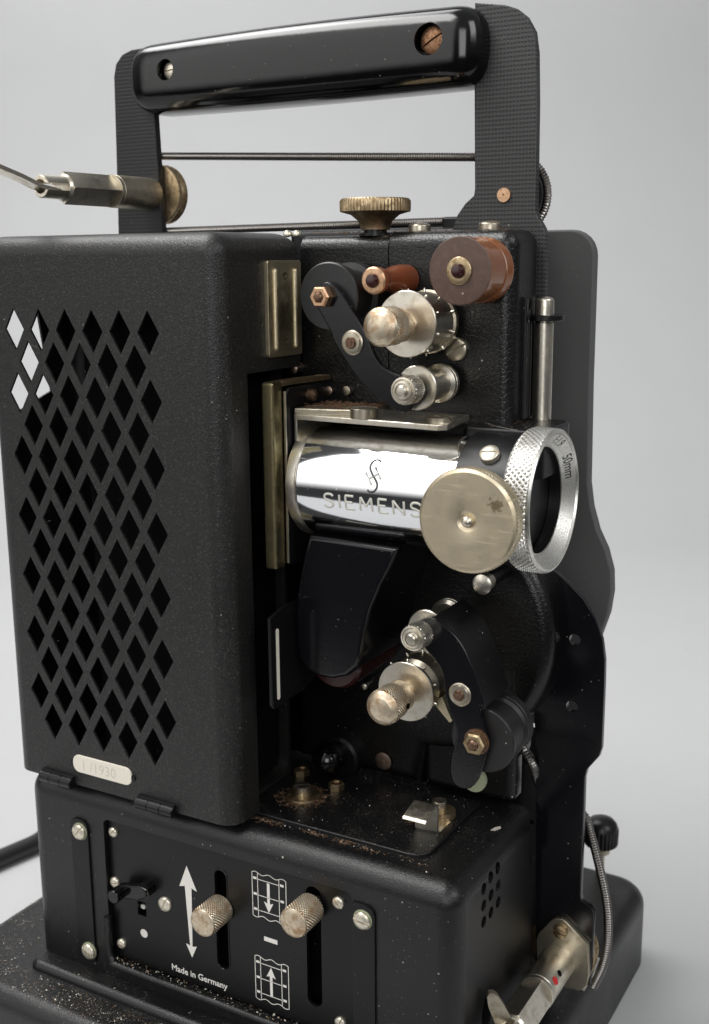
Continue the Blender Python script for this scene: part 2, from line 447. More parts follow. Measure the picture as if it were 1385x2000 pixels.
put('rear_block', merge([bm_box(-195, -31, 29.5, 104, -200, ZT-1, 5, 4), bm_box(-60, -21, 32.6, 46, -200.3, ZT+14, 2, 3)]), 'void', R0)  # rear of base plus added gap filler; black colour stands in for shade
# rounded lip under the panel opening
lip = catmull([(pw[0]-.2, FY-.2, -171.29), (pw[0]-.2, FY-.3, -184.75), (pw[0]+1.6, FY-.8, -189.51), (pw[0]+6, FY-1.2, -190.55), (-110, FY-1.2, -190.55), (pw[1]-6, FY-1.2, -190.55), (pw[1]+.5, FY-.6, -189.3)], 8)
put('panel_lip', bm_tube(lip, 1.5, 10), 'base', base)

# ---- control panel
panel = put('control_panel', bm_prism(rrect(pw[0]+.25, pw[1]-.25, pw[2]+.9, pw[3]-.25, 2.2, 4), 'y', PY, PY+1.3, .25, 2), 'panel', R0)
c1 = atY(434, 1800, PY).x; c2 = atY(614, 1880, PY).x
def slotbm(cx, z0, z1, w): return bm_prism(rrect(cx-w/2, cx+w/2, z0, z1, w/2-.01, 8), 'y', PY-4, PY+5)
wz = atY(278, 1775, PY)
cut(panel, slotbm(c1, -178.13, -138.59, 5.4), slotbm(c2, -179.99, -134.03, 6.0),
    bm_box(wz.x-2.3, wz.x+1.9, PY-3, PY+4, wz.z-2.9, wz.z+2.9))
put('slot_rim', bm_tube([(x, PY-.05, z) for x, z in (lambda q: q+[q[0]])(rrect(c1-2.85, c1+2.85, -178.33, -138.38, 2.84, 8))], .28, 6), 'satin', panel)
w_ = atY(277, 1772, PY+1)
put('indicator_flag', bm_prism(rrect(w_.x-.9, w_.x+1.1, w_.z-.9, w_.z+.7, .5, 3), 'y', PY+1.5, PY+2.2), 'white', panel)
for px, py, R, sl in ((220, 1626, 2.0, .9), (660, 1764, 2.2, -.75), (321, 1767, 2.9, 1.15), (236.5, 1843.7, 2.0, -.1), (664, 1999, 2.2, 1.2), (223, 1724, 2.1, .2)):
    s = atY(px, py, PY-.8)
    screw('panel_screw', (s.x, PY, s.z), (0, -1, 0), R, 1.5, panel, slot=sl, dome=.55)
# the two sliding control knobs
for cx, px, py in ((c1, 394, 1804), (c2, 571.5, 1804.5)):
    ty = -50.0
    for _ in range(20):
        q = atY(px, py, ty); ty += (cx-q.x)*-1.0 if abs(cx-q.x) > .01 else 0
        ty = max(-65, min(-41, ty))
    q = atY(px, py, ty)
    m = frame((cx, ty, q.z), (0, 1, 0))
    put('slide_knob', bm_knurl(5.5, .55, 11.5, 1.2, .40, m, nose=[(0, -.55), (2.2, -.45), (4.1, -.15), (5.0, .2)], tail=[(4.6, 12), (2.0, 12.2), (2.0, PY+3-ty), (0, PY+3-ty)]), 'knob', panel, flat=True, wn=False)
# black switch lever
a = atY(292, 1738, PY-2); b_ = atY(222, 1742, PY-6)
lv = [(a.x+1, a.z+3.2), (b_.x+2, b_.z+3.0), (b_.x, b_.z+1.8), (b_.x-.4, b_.z-1.6), (b_.x+1.2, b_.z-2.9), (a.x+1, a.z-2.8)]
put('switch_lever', merge([bm_prism(smooth_poly(lv, 1), 'y', PY-5.2, PY-2.2, .8, 3, 'both'),
    bm_lathe([(0, 0), (2.4, 0), (2.7, .4), (2.7, 5.5), (0, 5.5)], frame((b_.x+2.2, PY-9, b_.z), (0, 1, 0)), 24),
    bm_lathe([(0, 0), (3, 0), (3, 3.5), (0, 3.5)], frame((a.x-1.5, PY-3.4, a.z), (0, 1, 0)), 24)]), 'bakelite', panel)
# printing
IY = PY-.03
def flatpoly(pts): return bm_prism([(p.x, p.z) if isinstance(p, Vector) else p for p in pts], 'y', IY, PY+.2)
def PP(l): return [atY(180+x/4.617, 1600+y/4.617, PY) for x, y in l]
arrow = PP([(852, 420), (945, 655), (896, 622), (906, 1150), (944, 1150), (903, 1247), (848, 1118), (885, 1140), (836, 600), (787, 602)])
put('printed_arrow', flatpoly(arrow), 'white', panel)
dt = atY(281.5, 1823, PY)
put('printed_dot', flatpoly([(dt.x+1.72*cos(k*pi/12), dt.z+1.72*sin(k*pi/12)) for k in range(24)]), 'white', panel)
q0, q1 = atY(516, 1832.5, PY), atY(542, 1841, PY)
put('printed_bar', flatpoly([(q0.x, q0.z+.85), (q1.x, q0.z+.85), (q1.x, q0.z-.85), (q0.x, q0.z-.85)]), 'white', panel)
t0 = atY(335.5, 1893, PY); t1 = atY(442, 1929, PY)
k_ = (t1.x-t0.x)
put('printed_text', text_bm('Made in Germany', 3.42*k_/24.2, lambda x, y: (t0.x+x, IY, t0.z+y), bold=.055), 'white', panel)
def film_symbol(px, py, down):
    o = atY(px, py, PY); x0, z0 = o.x, o.z; w = 13.7*1.035; h = 16.2*1.035; out = []
    def bar(xa, za, xb, zb, t=.26):
        dx, dz = xb-xa, zb-za; l = sqrt(dx*dx+dz*dz); nx, nz = -dz/l*t/2, dx/l*t/2
        out.append(flatpoly([(xa+nx, za+nz), (xb+nx, zb+nz), (xb-nx, zb-nz), (xa-nx, za-nz)]))
    for x in (0, 2.35, 11.3, w): bar(x0+x, z0, x0+x, z0-h)
    for zz in (-2.3, -8.4, -14.3): bar(x0+2.35, z0+zz, x0+11.3, z0+zz)
    for zz in (-2.1, -8.2, -14.1):
        for xx in (1.2, 12.5): out.append(flatpoly([(x0+xx-.75, z0+zz+.45), (x0+xx+.75, z0+zz+.45), (x0+xx+.75, z0+zz-.45), (x0+xx-.75, z0+zz-.45)]))
    for zb in (0, -h):
        ps = [(x0+w*k/28, z0+zb+.45*sin(k*pi/28*5)*(1 if zb == 0 else -1)) for k in range(29)]
        for a, b in zip(ps, ps[1:]): bar(*a, *b)
    ar = [(0, -5.7), (1.95, -1.7), (.55, -2.2), (.55, 5.7), (-.55, 5.7), (-.55, -2.2), (-1.95, -1.7)]
    s = 1 if down else -1
    out.append(flatpoly([(x0+6.8+x, z0-8.5+s*y) for x, y in ar]))
    put('film_symbol', merge(out), 'white', panel, wn=False)
film_symbol(492, 1702, True); film_symbol(498, 1866, False)
# cover strips either side of the panel
for (xa, xb, sc) in ((-177.28, -168.38, ((153, 1625.6, .9), (171.5, 1858.8, -.5))), (-52.46, -43.77, ((705.8, 1799, -.15),))):
    st = put('cover_strip', bm_prism(rrect(xa, xb, -193.03, -133.21, [3.6, 3.6 if xa < -100 else .4, .4, .4], 5), 'y', FY-.9, FY+.3, .3, 2), 'panel', R0)
    for px, py, sl in sc:
        s = atY(px, py, FY-2)
        screw('strip_screw', (s.x, FY-.9, s.z), (0, -1, 0), 3.15, 2.0, st, slot=sl, dome=.5)
        put('screw_washer', bm_lathe([(0, 0), (3.5, 0), (3.5, .3), (0, .3)], frame((s.x, FY-.9, s.z), (0, -1, 0)), 28), 'verdigris', st)

# ---- lamp house
LX0, LX1, LY0, LY1, LZ0, LZ1 = -202.5, -98.21, -39.96, 7.65, -118.1, 83.52
lamp = put('lamp_house', bm_box(LX0, LX1, LY0, LY1, LZ0, LZ1, 7.0, 8, lambda x, y, z: (abs(y-LY0) < .1 and not (abs(z-LZ0) < .1)) or (abs(z-LZ1) < .1 and x > LX0+1) or (abs(z-LZ1) < .1)), 'wrinkle', R0)
inner = bm_box(LX0+.9, LX1-1.6, LY0+.9, LY1-1.6, LZ0+1.6, LZ1-2.5, 5.5, 3)
dia = []
for row in range(14):
    n = 6 if row % 2 == 0 else 5
    zc = 51.54 - 11.25*row
    for k in range(n):
        xc = -126.67 - 12.068*k - (0 if n == 6 else 6.034)
        dia.append(bm_prism([(xc, zc+7.4), (xc-4.55, zc), (xc, zc-7.4), (xc+4.55, zc)], 'y', LY0-3, LY0+5))
window = bm_prism([(LY0+7, 18), (LY0+31, 26), (LY0+25, 66), (LY0+7, 64)], 'x', LX0-3, LX0+4)
rearopen = bm_box(LX0-3, LX1-24, LY1-4, LY1+5, 20, 70)
gatecut = bm_box(LX1-7.5, LX1+6, -24.95, LY1+5, LZ0-5, 38)
cut(lamp, inner, merge(dia), window, gatecut)
# dark liner behind the grille so the inside reads as a lamp chamber
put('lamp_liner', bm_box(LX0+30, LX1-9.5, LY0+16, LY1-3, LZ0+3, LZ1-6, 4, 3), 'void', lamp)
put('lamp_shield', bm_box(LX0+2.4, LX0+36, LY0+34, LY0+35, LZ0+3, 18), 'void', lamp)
# brass latch plate on the side
la, lb = atX(515.5, 509, LX1), atX(582, 507, LX1); lc = atX(516.5, 700, LX1)
lat = put('latch_plate', bm_prism(rrect(la.y, lb.y-.3, lc.z, la.z, 1.0, 3), 'x', LX1+1.4, LX1-.1, .3, 2), 'gold', lamp)
ly = la.y
for yy in (ly+4.2, lb.y-4.4):
    rb = bm_tube([(LX1+1.3, yy, lc.z+3.2), (LX1+1.3, yy, la.z-3.6)], 1.15, 14, None, None, True, 2)
    for sgn, z in ((1, la.z-3.6), (-1, lc.z+3.2)):
        bmesh.ops.create_uvsphere(rb, u_segments=14, v_segments=8, radius=1.15, matrix=Matrix.Translation((LX1+1.3, yy, z)))
    put('stiffening_rib', rb, 'gold', lat)
cut(lat, merge([bm_lathe([(0, -3), (1.4, -3), (1.4, 3), (0, 3)], frame((LX1+1, (ly+lb.y)/2, z), (1, 0, 0)), 16) for z in (la.z-5, lc.z+5)]))
# hinges
for px0, px1, py0, py1 in ((80, 141, 1506, 1527), (267, 340, 1563, 1588)):
    h0, h1 = atY(px0, py0, LY0-1.5), atY(px1, py1, LY0-1.5)
    L3 = (h1.x-h0.x)/3
    hb = [bm_lathe([(0, 0), (1.9, 0), (2.15, .25), (2.15, L3-.3), (1.9, L3-.06), (0, L3-.06)], frame((h0.x+L3*i, LY0-1.2, -117.47), (1, 0, 0)), 20) for i in range(3)]
    hb.append(bm_box(h0.x, h1.x, LY0-1.3, LY0+.5, -117.47, -114.78, .3, 2))
    put('hinge', merge(hb), 'satin', lamp)
# little number tag
g0, g1 = atY(145, 1488, LY0), atY(261, 1512, LY0)
zc = -108.78
tg = put('number_tag', bm_prism(rrect(g0.x, g1.x-.6, zc-3.6, zc+3.2, 3.0, 6), 'y', LY0-.7, LY0+.2, .2, 2), 'tag', lamp)
put('engraved_number', text_bm('1 /1930', 5.6, lambda x, y: (g0.x+4.0+x, LY0-.73, zc-2.2+y), bold=-.02), 'tagtext', tg)
for e in (g0.x-.4, g1.x-.2): put('tag_rivet', bm_lathe([(0, 0), (1.3, 0), (1.2, .5), (0, .8)], frame((e, LY0, zc-.4), (0, -1, 0)), 14), 'satin', tg)

# ---- mechanism housing (upper casing, crackle paint)
HY = 12.0
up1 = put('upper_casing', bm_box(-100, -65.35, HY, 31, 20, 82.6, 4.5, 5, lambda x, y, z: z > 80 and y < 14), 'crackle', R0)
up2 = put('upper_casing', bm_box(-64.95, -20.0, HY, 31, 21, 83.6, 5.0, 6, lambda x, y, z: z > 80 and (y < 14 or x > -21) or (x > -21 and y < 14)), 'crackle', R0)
for i in range(3):
    put('side_fin', bm_box(-20.6, -18.6-.5*i, 19.5+4.2*i, 21.8+4.2*i, 22, 62-4*i, .5, 2), 'satin', up2)
for px in (820, 957):
    c = atY(px, 446, 20.5); screw('casing_screw', (c.x, 20.5, 83.5), (0, 0, 1), 3.7, 3.0, up2, 'nickel_dark', slot=1.0, dome=.4, width=.2)
for px in (562, 580):
    c = atY(px, 457, 24); put('rivet_bead', bm_lathe([(0, -1), (1.5, -.6), (1.7, 0), (1.5, .8), (.9, 1.4), (0, 1.6)], frame((c.x, 24, c.z-.2), (0, 0, 1)), 16), 'screw', up1)
tk = (-74.0, 19.0)
def cog(a, t, j): return .16*cos(a*60) if 5 <= j <= 7 else 0
put('thumb_screw', bm_lathe([(0, 0), (5.0, 0), (5.1, 1), (6.0, 3), (8.4, 5.0), (11.9, 6.0), (12.0, 7.2), (12.0, 9.5), (11.5, 10.3), (0, 10.5)],
    frame((tk[0], tk[1], 84.4), (0, 0, 1)), 240, None, None, cog), 'brass', R0)
put('thumb_screw_washer', bm_lathe([(0, 0), (5.6, 0), (5.6, .9), (4, .9), (4, 2.2), (0, 2.2)], frame((tk[0], tk[1], 82.3), (0, 0, 1)), 32), 'satin', up1)

# lower casing with the round drum
HL = 22.0
cxd, czd, Rd = -55.0, -56.0, 47.6
arc = []
a0 = math.acos((-27-cxd)/Rd); a1 = -pi/2
for k in range(29): a = a0+(a1-a0)*k/28; arc.append((cxd+Rd*cos(a), czd+Rd*sin(a)))
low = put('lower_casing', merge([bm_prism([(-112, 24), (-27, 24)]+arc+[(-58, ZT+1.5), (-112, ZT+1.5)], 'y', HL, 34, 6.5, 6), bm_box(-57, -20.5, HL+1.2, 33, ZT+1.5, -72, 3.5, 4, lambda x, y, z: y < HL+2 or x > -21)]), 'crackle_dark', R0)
put('main_body', bm_box(-121, -32, 36.6, 72, -118, 85.8, 3, 3), 'satin', R0)
put('main_body_back', bm_box(-190, -121.5, 9, 72, -118, 72, 3, 3), 'satin', R0)
# rear drive cover
rp = [(-120, 84.5), (-24, 84.5)]+[(-24+9.5*sin(k*pi/12), 75+9.5*cos(k*pi/12)) for k in range(1, 7)]+[(-14.4, 30), (-13.8, -8), (-12.4, -17), (-9.6, -26), (-6, -33), (-3.6, -41), (-3.1, -49), (-4.2, -58), (-7, -67), (-10.5, -80), (-14, -98), (-20, -108), (-120, -110)]
put('drive_cover', bm_prism(rp, 'y', 74.5, 78.5, 1.0, 3), 'rear', R0)
put('drive_cover_rim', bm_prism([(x-26, z) for x, z in rp], 'y', 78.6, 112, 0), 'rear', R0)

# ---- lens
lens = put('lens_barrel', bm_lathe([(0, -84), (18.8, -84), (19, -83.7), (19, -26.5), (0, -26.5)], frame((0, 0, 0), (1, 0, 0)), 128), 'chrome', R0)
put('barrel_collar', bm_lathe([(0, -88.2), (19.0, -88.2), (19.5, -87.6), (19.5, -84.5), (18.9, -84.1), (0, -84.1)], frame((0, 0, 0), (1, 0, 0)), 96), 'nickel', lens)
# lettering on the barrel; dark outlines stand in for engraved shadow
ta = on_barrel(634.5, 989, 19); tb = on_barrel(823, 1008, 19)
fa_ = atan2(ta.z, -ta.y); tt = on_barrel(637, 964, 19); fb_ = atan2(tt.z, -tt.y)
hcap = (fb_-fa_)*19
tsz = hcap/.69
wid = 0
def onb(R):
    return lambda x, y: (ta.x+x, -R*cos(fa_+y/19), R*sin(fa_+y/19))
hx = hcap; LET = {
 'S': (.62, [[(.60, .86), (.50, .97), (.32, 1.0), (.14, .95), (.05, .80), (.09, .64), (.26, .55), (.44, .47), (.58, .35), (.58, .18), (.46, .05), (.28, 0), (.11, .03), (.01, .15)]]),
 'I': (0, [[(0, 0), (0, 1)]]),
 'E': (.52, [[(.52, 1), (0, 1), (0, 0), (.54, 0)], [(0, .52), (.44, .52)]]),
 'M': (.78, [[(0, 0), (.06, 1), (.39, .32), (.72, 1), (.78, 0)]]),
 'N': (.66, [[(0, 0), (0, 1), (.66, 0), (.66, 1)]])}
def lettering(R, rad):
    x = 0; out = []; f = onb(R); tot = sum(LET[c][0]+.40 for c in 'SIEMENS')-.40
    sx = (tb.x-ta.x)/(tot*hcap)
    for c in 'SIEMENS':
        w_, st = LET[c]
        for line in st:
            P = [Vector((p[0], p[1], 0)) for p in line]; Q = []
            for a, b in zip(P, P[1:]):
                for k in range(4): Q.append(a.lerp(b, k/4))
            Q.append(P[-1])
            if c == 'S':
                Q = catmull([(p.x, p.y, 0) for p in P], 4)
                out.append(bm_tube([f((x+p.x)*hcap*sx, p.y*hcap) for p in Q], rad, 8))
            else:
                for a, b in zip(P, P[1:]):
                    out.append(bm_tube([f((x+a.lerp(b, k/5).x)*hcap*sx, a.lerp(b, k/5).y*hcap) for k in range(6)], rad, 8))
        x += w_+.40
    return merge(out)
put('barrel_lettering_edge', lettering(19-.46, .61), 'engrave_edge', lens, wn=False)
put('barrel_lettering', lettering(19-.32, .53), 'engrave', lens, wn=False)
strokes = [[(852, 380), (838, 364), (812, 360), (782, 374), (760, 404), (754, 440), (772, 490), (800, 540), (816, 580), (810, 618), (786, 646), (752, 650), (728, 632)],
           [(715, 474), (765, 588)], [(803, 428), (850, 540)], [(742, 531), (826, 489)]]
for nm, Rr, off, mt in (('barrel_emblem_edge', .56, 19-.42, 'emblem_edge'), ('barrel_emblem', .37, 19-.24, 'engrave')):
    bms = []
    for st in strokes:
        p3 = [on_barrel(560+x/4.617, 820+y/4.617, 19) for x, y in st]
        p3 = catmull(p3, 5) if len(p3) > 2 else [p3[0].lerp(p3[1], k/6) for k in range(7)]
        p3 = [Vector((p.x, p.y*off/19, p.z*off/19)) for p in p3]
        bms.append(bm_tube(p3, Rr, 8))
    put(nm, merge(bms), mt, lens, wn=False)
# black mount with flat shoulder
mt_ = put('lens_mount', merge([bm_lathe([(0, -26.6), (20.0, -26.6), (20.3, -26.2), (20.3, -9), (19.6, -8), (0, -8)], frame((0, 0, 0), (1, 0, 0)), 96)]), 'satin', R0)
put('mount_shoulder', bm_prism(rrect(-33, -5.5, 2, 31, [5, 1, 3, 3], 5), 'z', 21.4, 6, 1.2, 3), 'satin', mt_)
nrm = Vector((0, -.66, .75)).normalized()
sc_ = on_barrel(953, 894, 21.2)
screw('mount_screw', (sc_.x, nrm.y*19.8, nrm.z*19.8), nrm, 3.2, 2.6, mt_, 'screw', slot=.12, dome=.3, width=.17)
# focusing disc
fk = (-16.0, -1.9)
m = frame((fk[0], -31.5, fk[1]), (0, 1, 0))
prof_n = [(0, .5), (1.9, .5), (2.0, .75), (3.2, .30), (4.6, .10), (8, .03), (14.9, 0), (15.7, .45)]
fdk = put('focus_disc', bm_knurl(16.2, .7, 5.0, 1.2, .38, m, nose=prof_n, tail=[(15.4, 5.4), (4, 5.5), (4, 12.5), (0, 12.5)], sub=4), 'disc', R0, flat=True, wn=False)
put('disc_button', bm_lathe([(0, -1.0), (.9, -.85), (1.5, -.45), (1.75, .2), (1.75, 1), (0, 1)], m, 28), 'nickel', fdk)
# knurled front ring
fr = frame((0, 0, 0), (1, 0, 0))
ring = put('focus_ring', bm_knurl(23.0, -8.6, -1.2, 1.95, .62, fr, nose=[(18, -9.2), (22.2, -9.2)], tail=[(22.75, -.6), (22.2, 0), (21.7, 0), (21.55, -.35), (21.3, -.3), (21.15, -.75), (20.9, -.7), (17.4, -4.2), (16.9, -4.2)], sub=6), 'aluk', R0, flat=True, wn=False)
put('ring_face', bm_lathe([(21.12, -.62), (20.95, -.62), (17.35, -4.1)], frame((.06, 0, 0), (1, 0, 0)), 128), 'alu', ring)
put('lens_cell', bm_lathe([(17.4, -4.3), (17.1, -4.35), (17.0, -6), (16.4, -6), (16.3, -8), (15.6, -8), (15.4, -14.5), (0, -14.5)], fr, 96), 'satin', ring)
put('front_glass', bm_lathe([(15.3, -13.6), (12, -12.8), (8, -12.2), (4, -11.9), (0, -11.8)], fr, 64), 'glass', ring)
def oncone(th0, r0):
    # text runs clockwise round the cone, letter tops outwards
    def f(x, y):
        th = th0 + x/r0; rr = r0 + y
        xx = -.62-(20.95-rr)*(3.48/3.6)
        return (xx+.10, rr*sin(th), rr*cos(th))
    return f
put('ring_lettering', merge([text_bm('F:1.9', 3.5, oncone(radians(12), 18.3), bold=.0), text_bm('50mm', 3.5, oncone(radians(50), 18.3), bold=.02)]), 'ink', ring, wn=False)
# vertical rod behind the lens
rb = atZ(1058, 818, 21.4)
rod = put('guide_rod', bm_lathe([(0, 0), (3.15, 0), (3.15, 32.5), (2.75, 32.7), (2.75, 33.5), (3.15, 33.7), (3.15, 39.8), (2.7, 40.5), (1.4, 41), (0, 41.1)], frame((rb.x, rb.y, 21.0), (0, 0, 1)), 40), 'nickel', R0)
put('rod_washer', bm_lathe([(0, 0), (6.0, 0), (6.2, .2), (6.2, 1.7), (5.9, 1.9), (0, 1.9)], frame((rb.x+.3, rb.y, 54.2), (0, 0, 1)), 40), 'satin', rod)

# ---- film gate
gate = put('gate_bar', bm_box(-95.2, -90.4, -22, -15.6, -28.6, 35.2, 1.1, 4), 'olive', R0)
put('gate_bar_cap', bm_prism([(-95, -15.5), (-90.5, -15.5), (-90.5, -8), (-88.6, 6), (-88, 11.5), (-92, 11.5), (-95, -4)], 'z', 35.0, 33.4, .2, 2), 'brass', gate)
put('gate_plate', bm_prism(rrect(-15.8, 12, -28.2, 32.8, [1, 3, 3, 1], 4), 'x', -88.9, -90.1, .25, 2), 'satin', R0)
put('gate_plate_lit_edge', bm_box(-90.0, -89.0, -16.3, -15.75, -27.2, 31.8, .2, 2), 'nickel', bpy.data.objects['gate_plate'])  # bright strip stands in for the light caught on the plate edge
pin = atX(603, 771, -88.9)
put('gate_pin', bm_lathe([(0, 0), (2.0, 0), (2.0, 2.4), (1.2, 3.1), (0, 3.2)], frame((-88.9, pin.y, pin.z), (1, 0, 0)), 20), 'rust', gate)
gl = put('lower_gate_plate', bm_prism([(-29, -43.5), (-20, -41.5), (10, -41.5), (10, -69), (-8, -75.5), (-27.6, -76.5), (-29, -75)], 'x', -88.6, -89.8, .3, 2), 'satin', R0)
sl0 = atX(541, 1228, -88.6); sl1 = atX(545, 1366, -88.6)
put('gate_slot', bm_prism(rrect(sl0.y-.8, sl0.y+.9, sl1.z, sl0.z, .85, 5), 'x', -88.45, -88.7), 'tag', gl)  # pale colour puts the slot's brightness into the surface
# sheet plate over the barrel
tp = put('top_plate', bm_prism([(-88, -12.8), (-33.4, -15.6), (-31.0, -13.4), (-34.6, 11.5), (-88, 11.5)], 'z', 24.0, 22.2, .35, 3), 'nickel', R0)
put('plate_leg', bm_box(-88.3, -87.0, -12.6, 9, 0, 22.4, .3, 2), 'nickel', tp)
put('leaf_spring', bm_prism([(-88, -12.4), (-74, -10.8), (-70, -9.0), (-64.5, -8.6), (-63, -1), (-66, 4), (-86, 6)], 'z', 26.0, 24.05, .5, 3), 'nickel_dark', tp)
c = atZ(711, 798, 27.0); screw('plate_screw', (c.x, c.y, 24.05), (0, 0, 1), 4.6, 3.6, tp, 'nickel_dark', slot=.4, dome=.15, width=.14, depth=.3)
c = atZ(862, 815, 25.4); screw('plate_screw', (c.x, c.y, 24.0), (0, 0, 1), 4.7, 1.9, tp, 'nickel_dark', slot=-.5, dome=.2, width=.14)
# tongue-shaped shield under the barrel
tpx = [(603, 1046), (592, 1085), (582, 1140), (576, 1200), (577, 1255), (585, 1290), (601, 1312), (625, 1323), (650, 1327), (678, 1321), (697, 1303), (705, 1275), (711, 1235), (722, 1192), (741, 1148), (760, 1110), (776, 1072)]
tpts = [(q.x, q.z) for q in (atY(a, b, -14) for a, b in tpx)]
put('shield', bm_prism(tpts, 'y', -14, 21.5, 1.6, 5), 'arm', R0)
c = atY(652, 1290, -6)
put('loop_guide', bm_lathe([(0, 0), (9.6, 0), (10.6, 1), (10.8, 2), (10.8, 27.5), (0, 27.5)], frame((c.x, -6, c.z), (0, 1, 0)), 48), 'darkred', R0)

# ---- rollers and sprockets
def sprocket(x, z, tip):
    m = frame((x, 0, z), (0, 1, 0))
    fl = put('sprocket_drum', bm_lathe([(0, -7.5), (7.8, -7.5), (8.1, -7.0), (8.1, -3), (9.6, -1.5), (9.6, 6.6), (10.4, 7.0), (10.4, 8.8), (0, 8.8)], m, 64), 'nickel_dark', R0)
    put('sprocket_flange', bm_lathe([(0, -8.3), (10.3, -8.3), (10.55, -8.05), (10.55, -6.9), (10.3, -6.6), (9.9, -5.5), (9.9, 5.8), (0, 5.8)] if z > 0 else
        [(0, -8.3), (10.3, -8.3), (10.5, -8.1), (10.5, -7.5), (10.2, -7.3), (7, -7.3), (0, -7)], m, 72), 'nickel', fl)
    th = []
    for row in (-6.0, 5.5):
        for k in range(10):
            a = 2*pi*k/10+.35; R = 9.8 if z > 0 else (9.9 if row < 0 else 9.7)
            th.append(bm_lathe([(.55, -1.2), (.5, .6), (.25, 1.25), (0, 1.3)], frame((x+R*cos(a), row, z+R*sin(a)), (cos(a), 0, sin(a))), 8))
    put('sprocket_teeth', merge(th), 'nickel', fl)
    mk = frame((x, tip, z), (0, 1, 0))
    kb = put('sprocket_knob', bm_knurl(6.15, 1.4, 9.6, 1.2, .40, mk, nose=[(0, -.9), (2, -.78), (3.8, -.3), (5.2, .5), (5.9, 1.2)], tail=[(5.4, 9.8), (5.4, 14), (3.5, 14.2), (3.5, -tip-7), (0, -tip-7)]), 'knob', fl, flat=True, wn=False)
    if z < 0:
        put('knob_hole', bm_lathe([(0, 0), (.95, 0), (.95, .5), (0, .5)], frame((x+5.95*cos(-.05), tip+7.6, z+5.95*sin(-.05)), (1, 0, -.05)), 16), 'void', kb)
    return fl
sprocket(-48.1, 54.3, -26.5)
sprocket(-48.2, -69.2, -26.0)

def circlip(c, R, parent, ball='rust'):
    put('axle_clip', bm_lathe([(0, 0), (R, 0), (R, .5), (R*.92, .8), (R*.62, .85), (0, .85)], frame(c, (0, -1, 0)), 32), 'brass', parent)
    put('axle_end', bm_lathe([(0, .7), (R*.52, .7), (R*.54, 1.4), (R*.4, 2.3), (0, 2.7)], frame(c, (0, -1, 0)), 24), ball, parent)
# big brown roller
c = atY(897.5, 529, -10); m = frame((c.x, -10, c.z), (0, 1, 0))
big = put('brown_roller', bm_lathe([(0, 0), (9.9, 0), (10.4, .4), (10.4, 3.4), (9.9, 3.6), (9.9, 13.2), (10.2, 13.3), (10.2, 13.7), (9.9, 13.9), (10.4, 16.5), (10.4, 18.2), (9.5, 18.8), (0, 18.8)], m, 72, None, [1, 1]+[0]*10), ['brown', 'brownface'], R0)
put('roller_axle', bm_lathe([(0, 18), (3.5, 18), (3.5, 23), (0, 23)], m, 24), 'nickel_dark', big)
circlip((c.x, -10, c.z), 4.2, big, 'darkred')
# small red-brown roller
c = atY(731, 548, -10.5); m = frame((c.x, -10.5, c.z), (0, 1, 0))
sm = put('red_roller', bm_lathe([(0, 0), (3.9, 0), (4.3, .5), (4.3, 2), (3.9, 3), (3.6, 5), (3.5, 8), (4.0, 11), (4.6, 14), (4.9, 18), (4.9, 22), (0, 22)], m, 48), 'redbrown', R0)
put('axle_clip', bm_lathe([(0, 0), (4.3, 0), (4.3, .5), (3.8, 1.0), (2.6, 1.1), (0, 1.1)], frame((c.x, -10.5, c.z), (0, -1, 0)), 32), 'copper', sm)
put('axle_end', bm_lathe([(0, .9), (2.2, .9), (2.3, 1.6), (1.7, 2.6), (0, 3.0)], frame((c.x, -10.5, c.z), (0, -1, 0)), 24), 'darkred', sm)
# black roller, upper left
c = atY(641.5, 579, -10); m = frame((c.x, -10, c.z), (0, 1, 0))
put('black_roller', bm_lathe([(0, 0), (10.6, 0), (11, .35), (11, 2.2), (10.3, 2.4), (10.3, 5.5), (9.0, 6), (9.0, 13.5), (10.8, 14), (10.8, 19), (0, 19)], m, 72), 'blackroll', R0)
# small metal roller, end of the upper arm
nut = atY(786, 764, -20)
c = (nut.x, 0, nut.z); m = frame(c, (0, 1, 0))
put('metal_roller', bm_lathe([(0, -10.5), (6.8, -10.5), (7.1, -10.2), (7.1, -8.8), (6.2, -8.3), (5.1, -7.2), (5.1, 4.5), (6.0, 5.2), (6.3, 5.4), (6.3, 6.6), (5.8, 6.8), (6.3, 7.0), (6.3, 8.6), (5.7, 9), (0, 9)], m, 64), 'nickel', R0)
# upper loop arm
apx = [(642, 549.7), (663, 566), (681, 596), (699.6, 625.6), (721.7, 667), (728, 690.6), (746, 716.5), (772, 730.9), (803.5, 737.3), (823, 750.3), (828, 766), (821.7, 781.5), (793, 806), (782.8, 807.5), (767, 799.7), (725.6, 768.5), (694, 734.7), (673.6, 703.5), (649, 662), (648, 653), (642.4, 641), (621.6, 604.8), (614, 589), (616, 570), (628, 553)]
pts = [(q.x, q.z) for q in (atY(a, b, -13) for a, b in apx)]
uarm = put('upper_roller_arm', bm_prism(smooth_poly(pts, 1), 'y', -13, -11.2, .5, 3), 'arm', R0)
def hexnut(c, R, h, parent, mat, name='arm_nut', hole=True):
    m = frame(c, (0, -1, 0))
    bm = bm_lathe([(0, -.2), (R, -.2), (R, h*.8), (R*.86, h), (R*.55, h), (R*.5, h*.85), (0, h*.85)], m, 6)
    put(name, bm, mat, parent, wn=False, angle=25)
    put('nut_stud', bm_lathe([(0, h*.7), (R*.46, h*.7), (R*.46, h*1.05), (R*.3, h*1.25), (0, h*1.3)], m, 20), 'rust', parent)
c = atY(627, 580, -15); hexnut((c.x, -13, c.z), 3.6, 3.6, uarm, 'copper')
